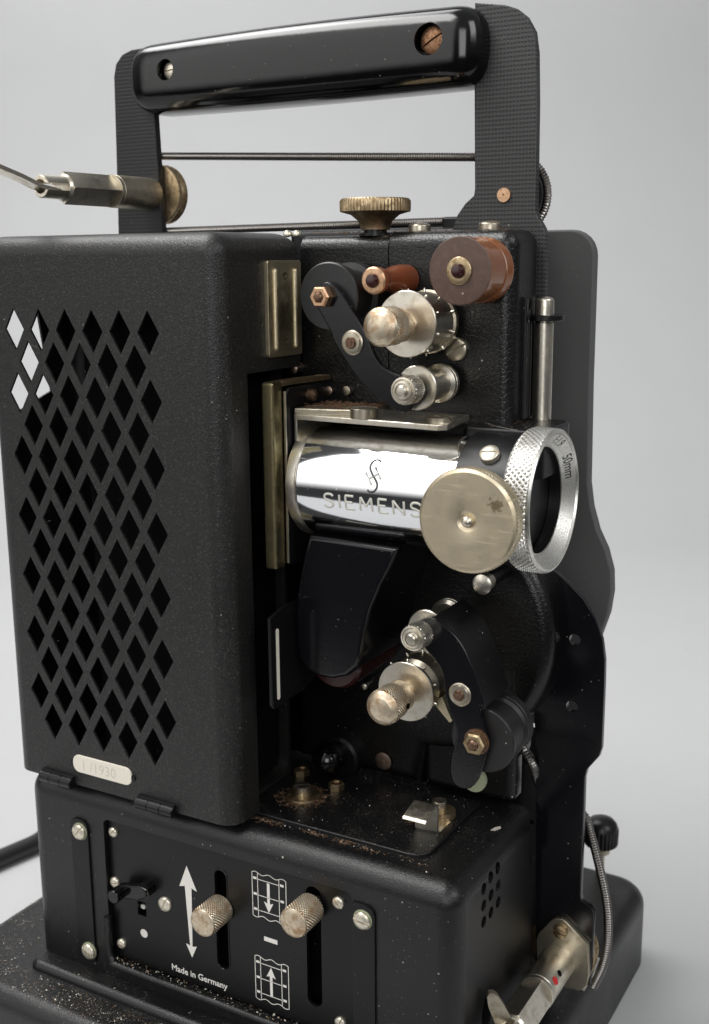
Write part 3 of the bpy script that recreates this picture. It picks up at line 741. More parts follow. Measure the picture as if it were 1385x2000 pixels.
def pivot(c, parent):
    m = frame(c, (0, -1, 0))
    put('pivot_washer', bm_lathe([(0, 0), (3.9, 0), (4.0, .4), (3.6, .7), (3.3, .7), (3.1, 1.1), (2.2, 1.2), (0, 1.2)], m, 36), 'nickel_dark', parent)
    put('pivot_pin', bm_lathe([(0, 1), (1.9, 1), (1.9, 1.6), (1.6, 2), (0, 2)], m, 20), 'rust', parent)
c = atY(687.5, 669.5, -13.5); pivot((c.x, -13, c.z), uarm)
def knurlnut(c, parent):
    m = frame(c, (0, -1, 0))
    put('knurled_nut', bm_knurl(4.6, 0, 6.2, 1.2, .38, m, nose=[(0, -.2), (4.2, -.2)], tail=[(4.2, 6.6), (3.7, 6.7), (3.5, 6.4), (3.2, 6.4), (3.1, 7.2), (2.5, 7.3), (2.4, 7.0), (1.9, 7.0), (1.8, 8.0), (1.4, 8.3), (0, 8.4)]), 'nickel', parent, flat=True, wn=False)
knurlnut((nut.x, -13, nut.z), uarm)
# lower loop arm: curved plate with a turned-back edge
lpx = [(803, 1222), (822, 1210), (847.6, 1205.5), (861, 1217.5), (882.4, 1233.5), (903.7, 1260), (922.4, 1300), (935.8, 1343), (947, 1383), (937, 1389), (942.5, 1410), (953, 1442), (951.8, 1468.6), (941, 1506), (927.8, 1532.7), (914.4, 1543), (893, 1538), (879.7, 1519), (880, 1484.6), (887.7, 1458), (893, 1434), (886.4, 1410), (874.3, 1380.5), (869, 1353.7), (863.7, 1311), (847.6, 1287), (831.6, 1271), (823.6, 1254), (806, 1262), (795, 1248)]
LY = -13.0
pts = [(q.x, q.z) for q in (atY(a, b, LY) for a, b in lpx)]
larm = put('lower_roller_arm', bm_prism(smooth_poly(pts, 1), 'y', LY, LY+1.8, .5, 3), 'arm', R0)
wall = [(q.x, q.z) for q in (atY(a, b, LY) for a, b in lpx[2:9])]
strip = bmesh.new(); A = []
for k, (x, z) in enumerate(wall):
    back = 10 if k < 3 else 7
    A.append([strip.verts.new((x+dx, y, z+dz)) for dx, dz, y in ((-1.0, -.3, LY+.6), (.05, .25, LY+.2), (.05, .25, back), (-1.0, -.3, back))])
for p, q in zip(A, A[1:]):
    for i in range(4): strip.faces.new((p[i], p[(i+1) % 4], q[(i+1) % 4], q[i]))
strip.faces.new(A[0][::-1]); strip.faces.new(A[-1])
put('arm_flange', strip, 'satin', larm)
n2 = atY(803, 1249, -20.5)
knurlnut((n2.x, LY, n2.z), larm)
m = frame((n2.x+.6, 0, n2.z+.3), (0, 1, 0))
put('metal_roller', bm_lathe([(0, -10.5), (6.6, -10.5), (6.9, -10.2), (6.9, -9), (6.3, -8.6), (5.1, -7.2), (5.1, 4.5), (6.0, 5.2), (6.3, 5.4), (6.3, 6.6), (5.8, 6.8), (6.3, 7.0), (6.3, 8.6), (5.7, 9), (0, 9)], m, 64), 'nickel', R0)
c = atY(898, 1357, LY-.5); pivot((c.x, LY, c.z), larm)
c = atY(927, 1452, LY-2); hexnut((c.x, LY, c.z), 3.9, 3.6, larm, 'brass')
put('nut_washer', bm_lathe([(0, 0), (4.4, 0), (4.4, .5), (0, .6)], frame((c.x, LY, c.z), (0, -1, 0)), 28), 'rust', larm)
m = frame((c.x+.8, -10.6, c.z-.5), (0, 1, 0))
put('black_roller', bm_lathe([(0, 0), (10.8, 0), (11.2, .35), (11.2, 1.6), (10.9, 1.9), (11.0, 2.3), (10.2, 2.6), (9.9, 5), (9.9, 12), (10.9, 12.8), (10.9, 14.2), (10.6, 14.5), (10.9, 14.8), (10.9, 18), (0, 18)], m, 72), 'blackroll', R0)
c = atY(916, 1535, 2)
put('stop_disc', bm_lathe([(0, 0), (4.5, 0), (4.6, .3), (4.6, 1.6), (0, 1.6)], frame((c.x+.6, 6, c.z+1.5), (0, -1, 0)), 28), 'verdigris', R0)
ls = [(q.x, q.z) for q in (atY(a, b, -4) for a, b in ((845, 1372), (864, 1362), (873, 1385), (884, 1408), (878, 1412), (860, 1390)))]
put('stripper_plate', bm_prism(ls, 'y', -4, 6, .2, 2), 'gold', R0)

# ---- odds and ends on the casing wall
def stud(px, py, y0, R, h, mat, name='wall_screw', slot=None, wall_=None, tail=None):
    c = atY(px, py, y0)
    if tail: put('pin_shaft', bm_lathe([(0, 0), (R*.75, 0), (R*.75, 26), (0, 26)], frame((c.x, y0+tail, c.z), (0, 1, 0)), 24), 'satin', low)
    if slot is not None: return screw(name, (c.x, wall_ if wall_ is not None else y0, c.z), (0, -1, 0), R, h, up2, mat, slot=slot)
    return put(name, bm_lathe([(0, -(tail or ((HL if c.z < 20 else HY)-y0))-.5), (R*.8, -(tail or ((HL if c.z < 20 else HY)-y0))-.5), (R*.8, 0), (R, .1), (R, h*.6), (R*.7, h*.9), (0, h)], frame((c.x, y0, c.z), (0, -1, 0)), 32), mat, low)
stud(893, 682, HY, 3.9, 1.8, 'nickel_dark', slot=.5, wall_=HY)
stud(943.5, 1140.5, 4, 3.4, 1.6, 'nickel', 'stop_pin', tail=4)
stud(749.5, 1486, HL-.6, 3.4, .8, 'stud', 'wall_stud')
stud(642, 763, HY-1.2, 1.7, .9, 'stud', 'wall_stud')
stud(677, 763, HY-2.2, 1.6, .6, 'nickel_dark', 'wall_stud')
stud(574, 719, HY-4, 2.0, 1.4, 'stud', 'wall_stud')
stud(597, 771, HY-2, 2.2, .8, 'nickel_dark', 'wall_stud')
stud(712, 1340, HL-2, 1.4, 1.2, 'nickel', 'wall_stud')
c = atY(640, 1484, 10)
put('ball_knob', bm_lathe([(0, -12), (5, -12), (5, -4.5), (5.4, -4), (5.9, -2), (6, 0), (5.6, 2.2), (4.6, 3.9), (3, 5.2), (0, 6)], frame((c.x, 10, c.z), (0, -1, 0)), 48), 'bakelite', R0)
c = atY(664, 1478, 19)
put('knob_boss', bm_lathe([(0, -4), (8.5, -4), (8.5, 1), (7.5, 2), (0, 2)], frame((c.x, 19, c.z), (0, -1, 0)), 48), 'satin', low)

# ---- threading floor: plate, screws, nuts, clip
ZF = ZT+1.2
fp = put('floor_plate', bm_prism(rrect(-118.08, -32.38, -24.75, 21.8, [.5, .5, .5, 6.7], 6), 'z', ZF, ZF-1.6, .45, 3), 'base', R0)
c = atZ(591, 1556, ZF)
put('floor_washer', bm_lathe([(0, 0), (6.6, 0), (6.7, .3), (6.5, 1.1), (5.6, 1.3), (0, 1.3)], frame((c.x, c.y, ZF), (0, 0, 1)), 40), 'brass', fp)
screw('floor_screw', (c.x, c.y, ZF+1.2), (0, 0, 1), 3.0, 3.6, fp, 'nickel_dark', slot=.7, dome=.08, width=.2, depth=.35)
for px, py in ((657, 1540), (590, 1513)):
    c = atZ(px, py, ZF)
    put('floor_nut', bm_lathe([(0, 0), (3.1, 0), (3.1, 2.2), (2.6, 2.6), (1.6, 2.6), (1.5, 2.1), (0, 2.1)], frame((c.x, c.y, ZF), (0, 0, 1), .3), 6), 'brass', fp, wn=False)
# bent sheet clip
c0 = atZ(787, 1594, ZF+9.0); c1_ = atZ(836, 1608, ZF+5.6)
ex = Vector((c1_.x-c0.x, c1_.y-c0.y, 0)); wdt = ex.length; ex.normalize(); ey = Vector((-ex.y, ex.x, 0))
ex = Vector((1, 0, 0)); ey = Vector((0, 1, 0)); wdt = 8.6
prof = [(-.3, 8.2), (0, 8.8), (.8, 9.3), (8.0, 11.2), (9.2, 11.0), (9.9, 9.8), (10.0, 1.4), (10.6, .35), (12, .1), (20, .1)]
bmc = bmesh.new(); rows = []
for i, (yy, zz) in enumerate(prof):
    a = Vector(prof[max(0, i-1)]); b = Vector(prof[min(len(prof)-1, i+1)]); t = (b-a).normalized(); nn = Vector((-t.y, t.x))*-.0
    o_ = Vector((c0.x, c0.y, ZF))
    n2_ = Vector((t.y, -t.x))*.9
    rows.append([bmc.verts.new(o_+ex*s_+ey*(yy+k*n2_.x)+Vector((0, 0, zz+k*n2_.y))) for s_, k in ((0, 0), (wdt, 0), (wdt, 1), (0, 1))])
for p, q in zip(rows, rows[1:]):
    for i in range(4): bmc.faces.new((p[i], p[(i+1) % 4], q[(i+1) % 4], q[i]))
bmc.faces.new(rows[0][::-1]); bmc.faces.new(rows[-1])
clip = put('film_clip', bmc, 'nickel', R0)
c = atZ(866, 1583, ZF+2)
put('clip_washer', bm_lathe([(0, 0), (4.4, 0), (4.5, .4), (4.3, 2.4), (0, 2.6)], frame((c.x, c.y, ZF), (0, 0, 1)), 32), 'brass', clip)
screw('clip_screw', (c.x-1.5, c.y, ZF+2.5), (0, 0, 1), 2.6, 3.4, clip, 'nickel_dark', slot=.9, dome=.15)

# ---- carrying handle and reel arms
AY = 33.0
hb_ = bmesh.new(); hx0, hx1, NS = -185.0, -38.6, 40
sta = [0.0, .06, .25, .6, 1.1, 1.8, 2.8, 4, 5.5, 7.2, 9, 11]
xs = [hx0+e for e in sta]+[hx0+11+(hx1-hx0-22)*k/22 for k in range(1, 22)]+[hx1-e for e in sta[::-1]]
rings = []
for x in xs:
    e = min(x-hx0, hx1-x); L_ = 11.0
    sc_e = 1.0 if e >= L_ else (1-(1-e/L_)**2.6)**(1/2.6)
    sa = sc_e if x > -100 else .35+.65*sc_e if e > 0 else 0
    u = (x-hx0)/(hx1-hx0)
    b_h = 12.7+.9*sin(pi*u); zc_ = 142.4+.3*sin(pi*u)
    if e <= 0: rings.append([hb_.verts.new((x, 34.7, zc_))]); continue
    ring = []
    for k in range(NS):
        a = 2*pi*k/NS; ca, sa_ = cos(a), sin(a); p_ = 2/3.1
        ring.append(hb_.verts.new((x, 34.7+12.4*sa*abs(ca)**p_*(1 if ca > 0 else -1), zc_+b_h*sc_e*abs(sa_)**p_*(1 if sa_ > 0 else -1))))
    rings.append(ring)
for A, B in zip(rings, rings[1:]):
    for k in range(NS):
        q = (k+1) % NS
        if len(A) == 1: hb_.faces.new((A[0], B[k], B[q]))
        elif len(B) == 1: hb_.faces.new((A[k], A[q], B[0]))
        else: hb_.faces.new((A[k], B[k], B[q], A[q]))
handle = put('carrying_handle', hb_, 'bakelite', R0, wn=False)
hs = [(atY(322, 136, 22.4), 3.3, .12, 'screw'), (atY(836, 76, 22.4), 4.6, .5, 'rust_screw')]
cut(handle, merge([bm_lathe([(0, -3), (r+.5, -3), (r+.5, 5.2), (0, 5.2)], frame((c.x, 22.4, c.z), (0, 1, 0)), 40) for c, r, _, _ in hs]))
for c, r, sl, mt in hs:
    screw('handle_screw', (c.x+.3, 27.7, c.z), (0, -1, 0), r, 3.2, handle, mt, slot=sl, dome=.4, width=.14)
post1 = [(q.x, q.z) for q in (atY(a, b, AY) for a, b in ((222, 150), (226, 125), (238, 107), (256, 97), (280, 93), (300, 100), (302, 230), (318, 470), (231, 470), (229, 380)))]
parm = put('left_reel_arm', bm_prism(post1, 'y', AY, AY+3.2, .5, 3, 'both'), 'dimple_dark', R0)
post2 = [(927, 5), (985, 9), (1008, 16), (1028, 32), (1043, 60), (1048, 100), (1049, 200), (1046, 410), (1050, 424), (1062, 445), (1066, 462), (1064, 580), (1000, 580), (880, 580), (884, 445), (893, 420), (908, 398), (925, 382), (927, 370), (926, 160)]
post2 = [(q.x, q.z) for q in (atY(a, b, AY) for a, b in post2)]
parm2 = put('right_reel_arm', bm_prism(post2, 'y', AY, AY+3.4, .5, 3, 'both'), 'dimple', R0)
rv = atY(985, 381, AY)
put('arm_rivet', bm_lathe([(0, .2), (.35, .2), (.4, .75), (2.3, .7), (2.45, .4), (2.45, -.5), (0, -.5)], frame((rv.x, AY, rv.z), (0, -1, 0)), 28), 'copper', parm2)
# pulleys and spring belts of the upper arms
ax1 = (-183.0, 100.6); ax2 = (rv.x, rv.z)
put('left_belt_pulley', bm_lathe([(0, 3.5), (10.4, 3.5), (11.4, 3.9), (11.5, 4.4), (11.5, 5.0), (10.6, 6.6), (11.5, 8.2), (11.5, 9), (11, 9.4), (0, 9.4)], frame((ax1[0], AY, ax1[1]), (0, 1, 0)), 56), 'brass', parm)
put('right_belt_pulley', bm_lathe([(0, 4.2), (11.6, 4.2), (11.9, 5), (10.8, 7.6), (11.6, 10), (11.6, 11), (0, 11.6)], frame((ax2[0], AY, ax2[1]), (0, 1, 0)), 56), 'blackroll', parm2)
yb = AY+7.8
put('lower_belt_pulley', bm_lathe([(0, 4), (10.8, 4), (11.5, 4.5), (10.6, 7), (11.8, 9.5), (11.8, 11), (0, 11.6)], frame((ax2[0]+.5, AY, 73.5), (0, 1, 0)), 56), 'satin', parm2)
u1 = [(ax1[0]-12*cos(pi/2*k/6), yb, ax1[1]+13*sin(pi/2*k/6)) for k in range(7)]
u2 = [(ax2[0]+12.3*sin(pi*k/14), yb, ax2[1]+12.6*cos(pi*k/14)) for k in range(15)]
p1 = atY(312, 305, yb); p2 = atY(925, 307, yb)
belt = [Vector((ax1[0], yb, p1.z))]+[p1.lerp(p2, k/10) for k in range(11)]+[Vector(p) for p in u2]
put('spring_belt', bm_tube(belt, 1.55, 9, None, (.95, .32)), 'steel', R0)
l1 = atY(320, 452, yb); l2 = atY(862, 433, yb)
put('spring_belt', bm_tube([l1, l2, l2+Vector((12, 0, 0))], 1.6, 9, None, (.95, .32)), 'steel', R0)
c = atY(880, 434, yb)
put('belt_guide', bm_box(c.x-2.2, c.x+9, yb-3, yb+4, c.z-5, c.z+1.8, 1, 3), 'satin', R0)

def spindle(cx, cz, y0, y1, y2, y3, R, parent, blade, gap):
    """sleeve y0..y1, square bar y1..y2, slotted tip y2..y3 (all towards -Y)"""
    m = frame((cx, 0, cz), (0, -1, 0))
    slv = put('spindle_sleeve', bm_lathe([(0, -y0), (R, -y0), (R, -y1-2.2), (R+.02, -y1-2.0), (R*.985, -y1-1.9), (R*1.0, -y1-1.5), (R*1.0, -y1-.2), (R*.92, -y1), (0, -y1)], m, 48), 'nickel_dark' if blade == 'left' else 'nickel', parent)
    sq = bm_box(-R*.69, R*.69, -R*.69, R*.69, -y1-.5, -y2, .15, 2)
    top = [v for v in sq.verts if v.co.z > -y2-.3]
    for v in top: v.co.x *= .98; v.co.y *= .98
    q = m @ Matrix.Rotation(radians(45+gap), 4, 'Z')
    for v in sq.verts: v.co = q @ v.co
    put('spindle_bar', sq, 'nickel', slv)
    tip = put('spindle_tip', bm_lathe([(0, -y2-.2), (R*.80, -y2-.2), (R*.72, -y2+.9), (R*.68, -y2+1.2), (R*.66, -y3-.6), (R*.60, -y3), (R*.42, -y3), (R*.40, -y3-4), (0, -y3-4)], m, 40), 'nickel', slv)
    return slv, tip
# left spindle points at the camera's left
sl_, tp_ = spindle(ax1[0], ax1[1], AY, 9.5, -15.5, -27, 6.1, parm, 'left', 0)
sb = bm_box(ax1[0]-6, ax1[0]+6, -30, -16.5, ax1[1]-1.2, ax1[1]+1.2); cut(tp_, sb)
bl = [Vector((ax1[0], -19.5, ax1[1]-1.4)), Vector((ax1[0]-1, -27, ax1[1]-.2)), Vector((ax1[0]-2, -36, ax1[1]+3.0)), Vector((ax1[0]-3, -48, ax1[1]+6.4))]
bb = bmesh.new(); A = []
for k, p in enumerate(bl):
    w = 2.9
    A.append([bb.verts.new(p+Vector((w*a, 0, .75*b))) for a, b in ((-1, -1), (1, -1), (1, 1), (-1, 1))])
for p, q in zip(A, A[1:]):
    for i in range(4): bb.faces.new((p[i], p[(i+1) % 4], q[(i+1) % 4], q[i]))
bb.faces.new(A[0][::-1]); bb.faces.new(A[-1])
put('spindle_latch', bb, 'nickel', sl_)

# ---- lower reel arm, bracket and spindle
lp = [(1085, 1118), (1110, 1140), (1140, 1170), (1162, 1208), (1176, 1250), (1181, 1290), (1180, 1340), (1175, 1462), (1170, 1478), (1147, 1503), (1142, 1520), (1139, 1620), (1134, 1752), (1136, 1760), (1152, 1770), (1160, 1782), (1158, 1830), (1152, 1925), (1046, 1925), (1046, 1500), (1040, 1300), (1030, 1180), (1050, 1100)]
lpp = [(q.x, q.z) for q in (atY(a, b, AY) for a, b in lp)]
la_ = put('lower_reel_arm', bm_prism(lpp, 'y', AY, AY+2.6, .4, 2, 'both'), 'arm', R0)
h1_, h2_ = atY(1123, 1250, AY), atY(1117, 1380, AY)
cut(la_, merge([bm_lathe([(0, -4), (2.1, -4), (2.1, 6), (0, 6)], frame((h.x, AY, h.z), (0, 1, 0)), 24) for h in (h1_, h2_)]))
bp_ = [(1048, 1835), (1052, 1822), (1076, 1797), (1086, 1792), (1100, 1794), (1108, 1801), (1150, 1845), (1151, 1905), (1146, 1925), (1132, 1934), (1105, 1928), (1050, 1900)]
br = put('arm_bracket', bm_prism([(q.x, q.z) for q in (atY(a, b, AY-1.6) for a, b in bp_)], 'y', AY-2.2, AY-.2, .35, 3), 'nickel_dark', R0)
b0 = atY(1136, 1932, AY-1.2); b1 = atY(1151, 1905, AY-1.2)
put('bracket_lip', bm_prism([(b0.x-1.2, b0.z), (b0.x+1, b0.z-.6), (b1.x+.3, b1.z+.6), (b1.x-1.0, b1.z+.8)], 'y', AY-1.4, AY+10.5, .4, 2, 'both'), 'nickel', br)
c = atY(1094, 1820, AY-3)
screw('bracket_screw', (c.x, AY-2.1, c.z), (0, -1, 0), 2.7, 2.2, br, 'brass', slot=-.2, dome=.5)
ax3 = (-4.9, -180.6)
sl2, tp2 = spindle(ax3[0], ax3[1], AY-2, 9, -12.5, -24, 6.4, br, 'right', -18)
for dx, col_, rr, yy in ((.62, 'void', 1.15, 19.0), (.58, 'red', 1.5, 14.4)):
    th = radians(38 if col_ == 'void' else 36)
    put('sleeve_hole' if col_ == 'void' else 'red_dot', bm_lathe([(0, 0), (rr, 0), (rr, .08), (0, .08)], frame((ax3[0]+6.37*cos(th), yy, ax3[1]+6.37*sin(th)), (cos(th), 0, sin(th))), 20), col_, sl2)
cut(tp2, bm_box(ax3[0]-1.2, ax3[0]+1.2, -27, -13.5, ax3[1]-7, ax3[1]+7))
fl = [(ax3[0]-.2, -13.5, ax3[1]-1), (ax3[0]-2.3, -15.5, ax3[1]+4), (ax3[0]-4.8, -16.5, ax3[1]+10), (ax3[0]-6.0, -17, ax3[1]+13.4), (ax3[0]-6.5, -17, ax3[1]+14.6)]
bb = bmesh.new(); A = []
for k, p in enumerate(fl):
    w = (3.2, 3.1, 2.7, 1.9, .8)[k]; p = Vector(p)
    A.append([bb.verts.new(p+Vector((w*a*.8, w*a*.62, 0))+Vector((-.55, .7, .2))*b*.9) for a, b in ((-1, -1), (1, -1), (1, 1), (-1, 1))])
for p, q in zip(A, A[1:]):
    for i in range(4): bb.faces.new((p[i], p[(i+1) % 4], q[(i+1) % 4], q[i]))
bb.faces.new(A[0][::-1]); bb.faces.new(A[-1])
put('spindle_latch', bb, 'nickel_dark', sl2)
put('lower_belt_wheel', bm_lathe([(0, 3.2), (12.4, 3.2), (13, 3.6), (13, 4.4), (11.3, 6.5), (12.6, 8.6), (12.6, 9.2), (10, 9.4), (9.5, 8.2), (0, 8.2)], frame((ax3[0]-.5, AY, ax3[1]+2), (0, 1, 0)), 56), 'brass', la_)
sy = AY+6.5
rb_ = [atY(1008, 1446, 36), atY(1026, 1468, 31), atY(1042, 1497, 31), atY(1056, 1535, 38.5)]+[atY(a, b, sy) for a, b in ((1105, 1570), (1140, 1592), (1154, 1630), (1170, 1690), (1183, 1750), (1188, 1800), (1186, 1850), (1177, 1890), (1160, 1925))]
put('spring_belt', bm_tube(catmull(rb_, 8), 1.75, 9, None, (.95, .30)), 'steel_dark', R0)

# ---- dust, lint and paint flakes lying on the machine
def flakes(n, fn, s0, s1, seedmat):
    out = bmesh.new()
    for _ in range(n):
        c, up = fn(); c = Vector(c); s = random.uniform(s0, s1)*random.choice((.6, .7, 1, 1.3)); a = random.uniform(0, 6.28)
        t = Vector((cos(a), sin(a), random.uniform(-.2, .5))); b = Vector((-sin(a), cos(a), random.uniform(0, .6)))
        k = random.choice((3, 4, 5)); vs = []
        for i in range(k):
            an = 2*pi*i/k; rr = s*random.uniform(.5, 1)
            vs.append(out.verts.new(c+t*rr*cos(an)+b*rr*sin(an)*random.uniform(.5, 1)+Vector((0, 0, .15*s))))
        try: out.faces.new(vs)
        except ValueError: pass
    return out
def fibres(n, fn, l0, l1, r=.06):
    out = bmesh.new()
    for _ in range(n):
        c, up = fn(); c = Vector(c); L = random.uniform(l0, l1); a = random.uniform(0, 6.28); pts = []
        for k in range(5):
            pts.append(c.copy()); a += random.uniform(-.9, .9)
            c = c + Vector((cos(a), sin(a), random.uniform(-.25, .45)))*L/4
        bm_tube(pts, r, 4, out)
    return out
U = random.uniform
def area(x0, x1, y0, y1, z): return lambda: ((U(x0, x1), U(y0, y1), z), 1)
plinth_top = area(-234.0, -24.93, -60.66, -48.24, -199.87)
plinth_left = area(-232.97, -205.02, -58.59, 30, -199.87)
ledge = area(pw[0]+2, pw[1]-2, FY-1.5, FY+2, pw[2]+.9)
floor_ = area(-98, -33, -24, 20, ZF+.1)
CLUMPS = [U(-98, -30) for _ in range(9)]
edge = lambda: ((random.gauss(random.choice(CLUMPS), 2.2) if random.random() < .75 else U(-98, -30), U(-27.1, -25) - abs(random.gauss(0, .8)), ZT+.1), 1)
topb = area(-45, -22, -33, 20, ZT+.1)
tplate = area(-87, -64, -7, 8, 26.1)
tplate2 = area(-87, -36, -8, 11, 24.1)
mount = area(-32, -8, 3, 28, 21.5)
ctop = area(-99, -24, 14, 30, 83.6)
clipa = lambda: (((lambda c: (c.x+U(-2, 12), c.y+U(-3, 14), ZF+.1))(atZ(800, 1600, ZF))), 1)
wash = lambda: (((lambda c, a, r: (c.x+r*cos(a), c.y+r*sin(a), ZF+.2))(atZ(591, 1556, ZF), U(0, 6.28), U(6, 9.5))), 1)
db = [flakes(900, plinth_top, .10, .40, 0), flakes(500, plinth_left, .10, .35, 0), flakes(130, ledge, .15, .55, 0), flakes(160, floor_, .08, .25, 0), flakes(60, edge, .12, .35, 0), flakes(60, topb, .1, .3, 0), flakes(30, mount, .1, .32, 0), flakes(20, tplate2, .1, .3, 0)]
lampf = lambda: ((U(-195, -105), LY0-.05, U(-110, 76)), 1)
basef = lambda: ((U(-40, -20), FY-.05, U(-195, -125)), 1)
db += [fibres(7, plinth_left, 3, 8, .03), fibres(10, plinth_top, 2, 7, .03), fibres(6, floor_, 1.5, 4, .022), fibres(4, topb, 1.5, 3, .022),
       fibres(12, lampf, .6, 2.0, .025), fibres(10, basef, .6, 1.8, .025), flakes(90, lampf, .06, .16, 0), flakes(60, basef, .06, .16, 0),
       bm_tube(catmull([atZ(933, 818, 21.6), atZ(955, 828, 21.6), atZ(985, 836, 21.6), atZ(1010, 840, 21.6)], 6), .05, 5)]
put('pale_dust', merge(db), 'flake', R0, wn=False)['kind'] = 'stuff'
db = [flakes(420, plinth_top, .12, .42, 0), flakes(200, plinth_left, .12, .4, 0), flakes(110, ledge, .15, .6, 0), flakes(60, floor_, .1, .3, 0), flakes(110, edge, .15, .5, 0), flakes(60, clipa, .12, .4, 0), flakes(90, wash, .15, .5, 0), flakes(40, mount, .15, .4, 0)]
put('ochre_dust', merge(db), 'ochre', R0, wn=False)['kind'] = 'stuff'
db = [flakes(900, plinth_top, .1, .35, 0), flakes(500, plinth_left, .1, .35, 0), fibres(260, tplate, 1, 3, .09), flakes(260, tplate, .2, .6, 0), fibres(160, ctop, .8, 2.2, .07), fibres(160, wash, .8, 2.4, .08), fibres(60, edge, 1, 2.5, .08), fibres(50, clipa, 1, 2.5, .08), flakes(160, tplate2, .15, .5, 0), flakes(200, ctop, .12, .4, 0), flakes(120, mount, .15, .5, 0), flakes(90, edge, .15, .6, 0)]
put('brown_lint', merge(db), 'lint', R0, wn=False)['kind'] = 'stuff'
# the bare chip on the top edge of the base
c = atZ(968, 1618, ZT+.05)
put('paint_chip', bm_prism([(c.x-1.1, c.y-2.0), (c.x+.3, c.y-1.2), (c.x+1.3, c.y+1.8), (c.x+.6, c.y+2.2), (c.x-.6, c.y+.4)], 'z', ZT+.06, ZT-.5), 'flake', base)

# ---- power cable lying on the table
k0, k1 = atZ(0, 1677, TABLE+4.9), atZ(61, 1651, TABLE+4.9)
dr = (k1-k0).normalized()
cb = catmull([k0-dr*260+Vector((0, -40, 0)), k0-dr*120, k0, k1, k1+dr*60, Vector((-150, 185, TABLE+4.5)), Vector((-112, 160, TABLE+9)), Vector((-100, 139.2, TABLE+18))], 10)
cbl = put('power_cable', bm_tube(cb, 4.8, 16), 'cable', None)
cbl['label'] = 'black rubber power cable lying on the table behind the projector at left'; cbl['category'] = 'cable'

# ---- grey paper sweep
def sweep():
    bm = bmesh.new(); rows = []
    prof = [(y, TABLE) for y in (-195, 0, 500, 900)]
    for k in range(1, 17):
        a = pi/2*k/16; prof.append((900+600*sin(a), TABLE+600-600*cos(a)))
    prof += [(1500, 1400), (1500, 2600)]
    for x in (-2600, -1000, 0, 1000, 2600): rows.append([bm.verts.new((x, y, z)) for y, z in prof])
    # turned to face the camera
    R = Matrix.Rotation(YAW, 4, 'Z')
    for v in bm.verts: v.co = Vector((*(R @ Vector((v.co.x, v.co.y, 0))).xy, v.co.z))
    for A, B in zip(rows, rows[1:]):
        for i in range(len(A)-1): bm.faces.new((A[i], A[i+1], B[i+1], B[i]))
    return bm
mb, nt, b = new_mat('grey_paper')
tc = N(nt, 'ShaderNodeTexCoord').outputs['Object']
n1 = N(nt, 'ShaderNodeTexNoise', Scale=14.0, Detail=4.0); nt.links.new(tc, n1.inputs['Vector'])
n2 = N(nt, 'ShaderNodeTexNoise', Scale=420.0, Detail=2.0); nt.links.new(tc, n2.inputs['Vector'])
c_ = mixc(nt, rampf(nt, n1.outputs['Fac'], .3, .7), (.480, .482, .485), (.488, .490, .493))
v = N(nt, 'ShaderNodeTexVoronoi', Scale=22.0); nt.links.new(tc, v.inputs['Vector'])
sp_ = N(nt, 'ShaderNodeSeparateColor'); nt.links.new(v.outputs['Color'], sp_.inputs[0])
sm_ = math_(nt, 'MULTIPLY', math_(nt, 'LESS_THAN', sp_.outputs[0], .18), math_(nt, 'SUBTRACT', 1.0, rampf(nt, v.outputs['Distance'], .03, .09)))
c_ = mixc(nt, math_(nt, 'MULTIPLY', sm_, .25), c_, (.33, .33, .33))
nt.links.new(c_, b.inputs['Base Color']); b.inputs['Roughness'].default_value = .8; b.inputs['Specular IOR Level'].default_value = .2
bp = N(nt, 'ShaderNodeBump', Strength=.08, Distance=.0006); nt.links.new(n2.outputs['Fac'], bp.inputs['Height']); nt.links.new(bp.outputs[0], b.inputs['Normal'])
M['paper'] = mb
sw = put('table_backdrop', sweep(), 'paper', None, wn=False, angle=180); sw['kind'] = 'structure'

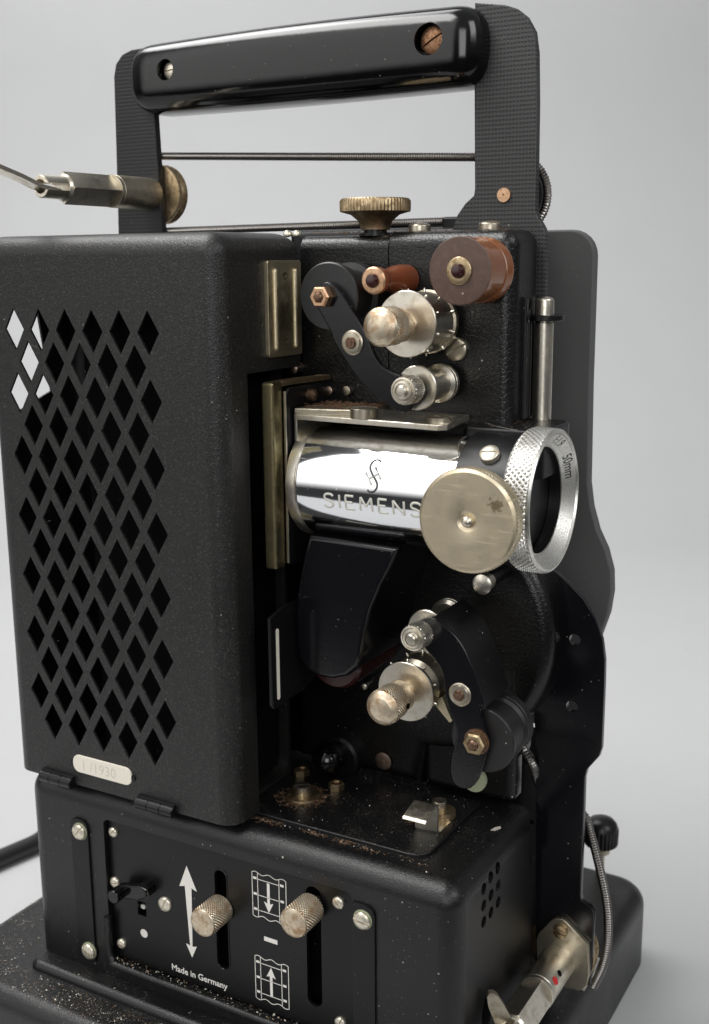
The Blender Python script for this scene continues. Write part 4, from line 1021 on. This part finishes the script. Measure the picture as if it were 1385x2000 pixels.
# ------------------------------------------------------------------ lights
def area_light(name, loc, target, sx, sy, power, col=(1, 1, 1), spread=180):
    l = bpy.data.lights.new(name, 'AREA'); l.shape = 'RECTANGLE'; l.size = sx; l.size_y = sy; l.energy = power; l.color = col
    l.spread = radians(spread); l.use_nodes = True
    lt = l.node_tree; em = lt.nodes['Emission']
    gm = lt.nodes.new('ShaderNodeNewGeometry'); sp = lt.nodes.new('ShaderNodeSeparateXYZ'); lt.links.new(gm.outputs['Parametric'], sp.inputs[0])
    edge_ = []
    for k in (0, 1):
        d = math_(lt, 'ABSOLUTE', math_(lt, 'SUBTRACT', sp.outputs[k], .5))
        edge_.append(math_(lt, 'SUBTRACT', 1.0, rampf(lt, d, .26, .5)))
    lt.links.new(math_(lt, 'MULTIPLY_ADD', math_(lt, 'MULTIPLY', edge_[0], edge_[1]), 1.5, .12), em.inputs['Strength'])
    o = bpy.data.objects.new(name, l); COL.objects.link(o)
    p = W(loc); t = W(target); z = (p-t).normalized()
    x = Vector((0, 0, 1)).cross(z).normalized(); y = z.cross(x)
    o.matrix_world = Matrix.Translation(p) @ Matrix((x, y, z)).transposed().to_4x4()
    return o
area_light('key_softbox', (-600, -920, 520), (-90, 0, 0), 1.15, 1.6, 5.4, (1, .985, .965))
area_light('top_strip', (-500, -260, 900), (-110, 0, 0), 1.1, .45, 11, (1, .99, .975))
area_light('right_softbox', (860, -240, 640), (-20, 20, 0), .6, .7, 4.5, (1, 1, 1))
area_light('front_fill', (420, -1050, 330), (-20, 0, -60), .7, .7, 4.5, (1, 1, 1))
area_light('backdrop_lamp', (-800, 300, 1300), (-500, 1500, 450), 1.2, 1.2, 17, (1, 1, 1))
w = bpy.data.worlds.new('World'); SC.world = w; w.use_nodes = True
wt = w.node_tree; bg = wt.nodes['Background']
wc = wt.nodes.new('ShaderNodeTexCoord'); ws = wt.nodes.new('ShaderNodeSeparateXYZ'); wt.links.new(wc.outputs['Generated'], ws.inputs[0])
bg.inputs[0].default_value = (.97, .985, 1, 1)
wt.links.new(math_(wt, 'MULTIPLY_ADD', rampf(wt, ws.outputs[2], -.15, .6), .30, .04), bg.inputs[1])
SC.view_settings.view_transform = 'Standard'; SC.view_settings.look = 'None'; SC.view_settings.exposure = 0; SC.view_settings.gamma = 1
SC.cycles.max_bounces = 8
SC.cycles.use_denoising = True
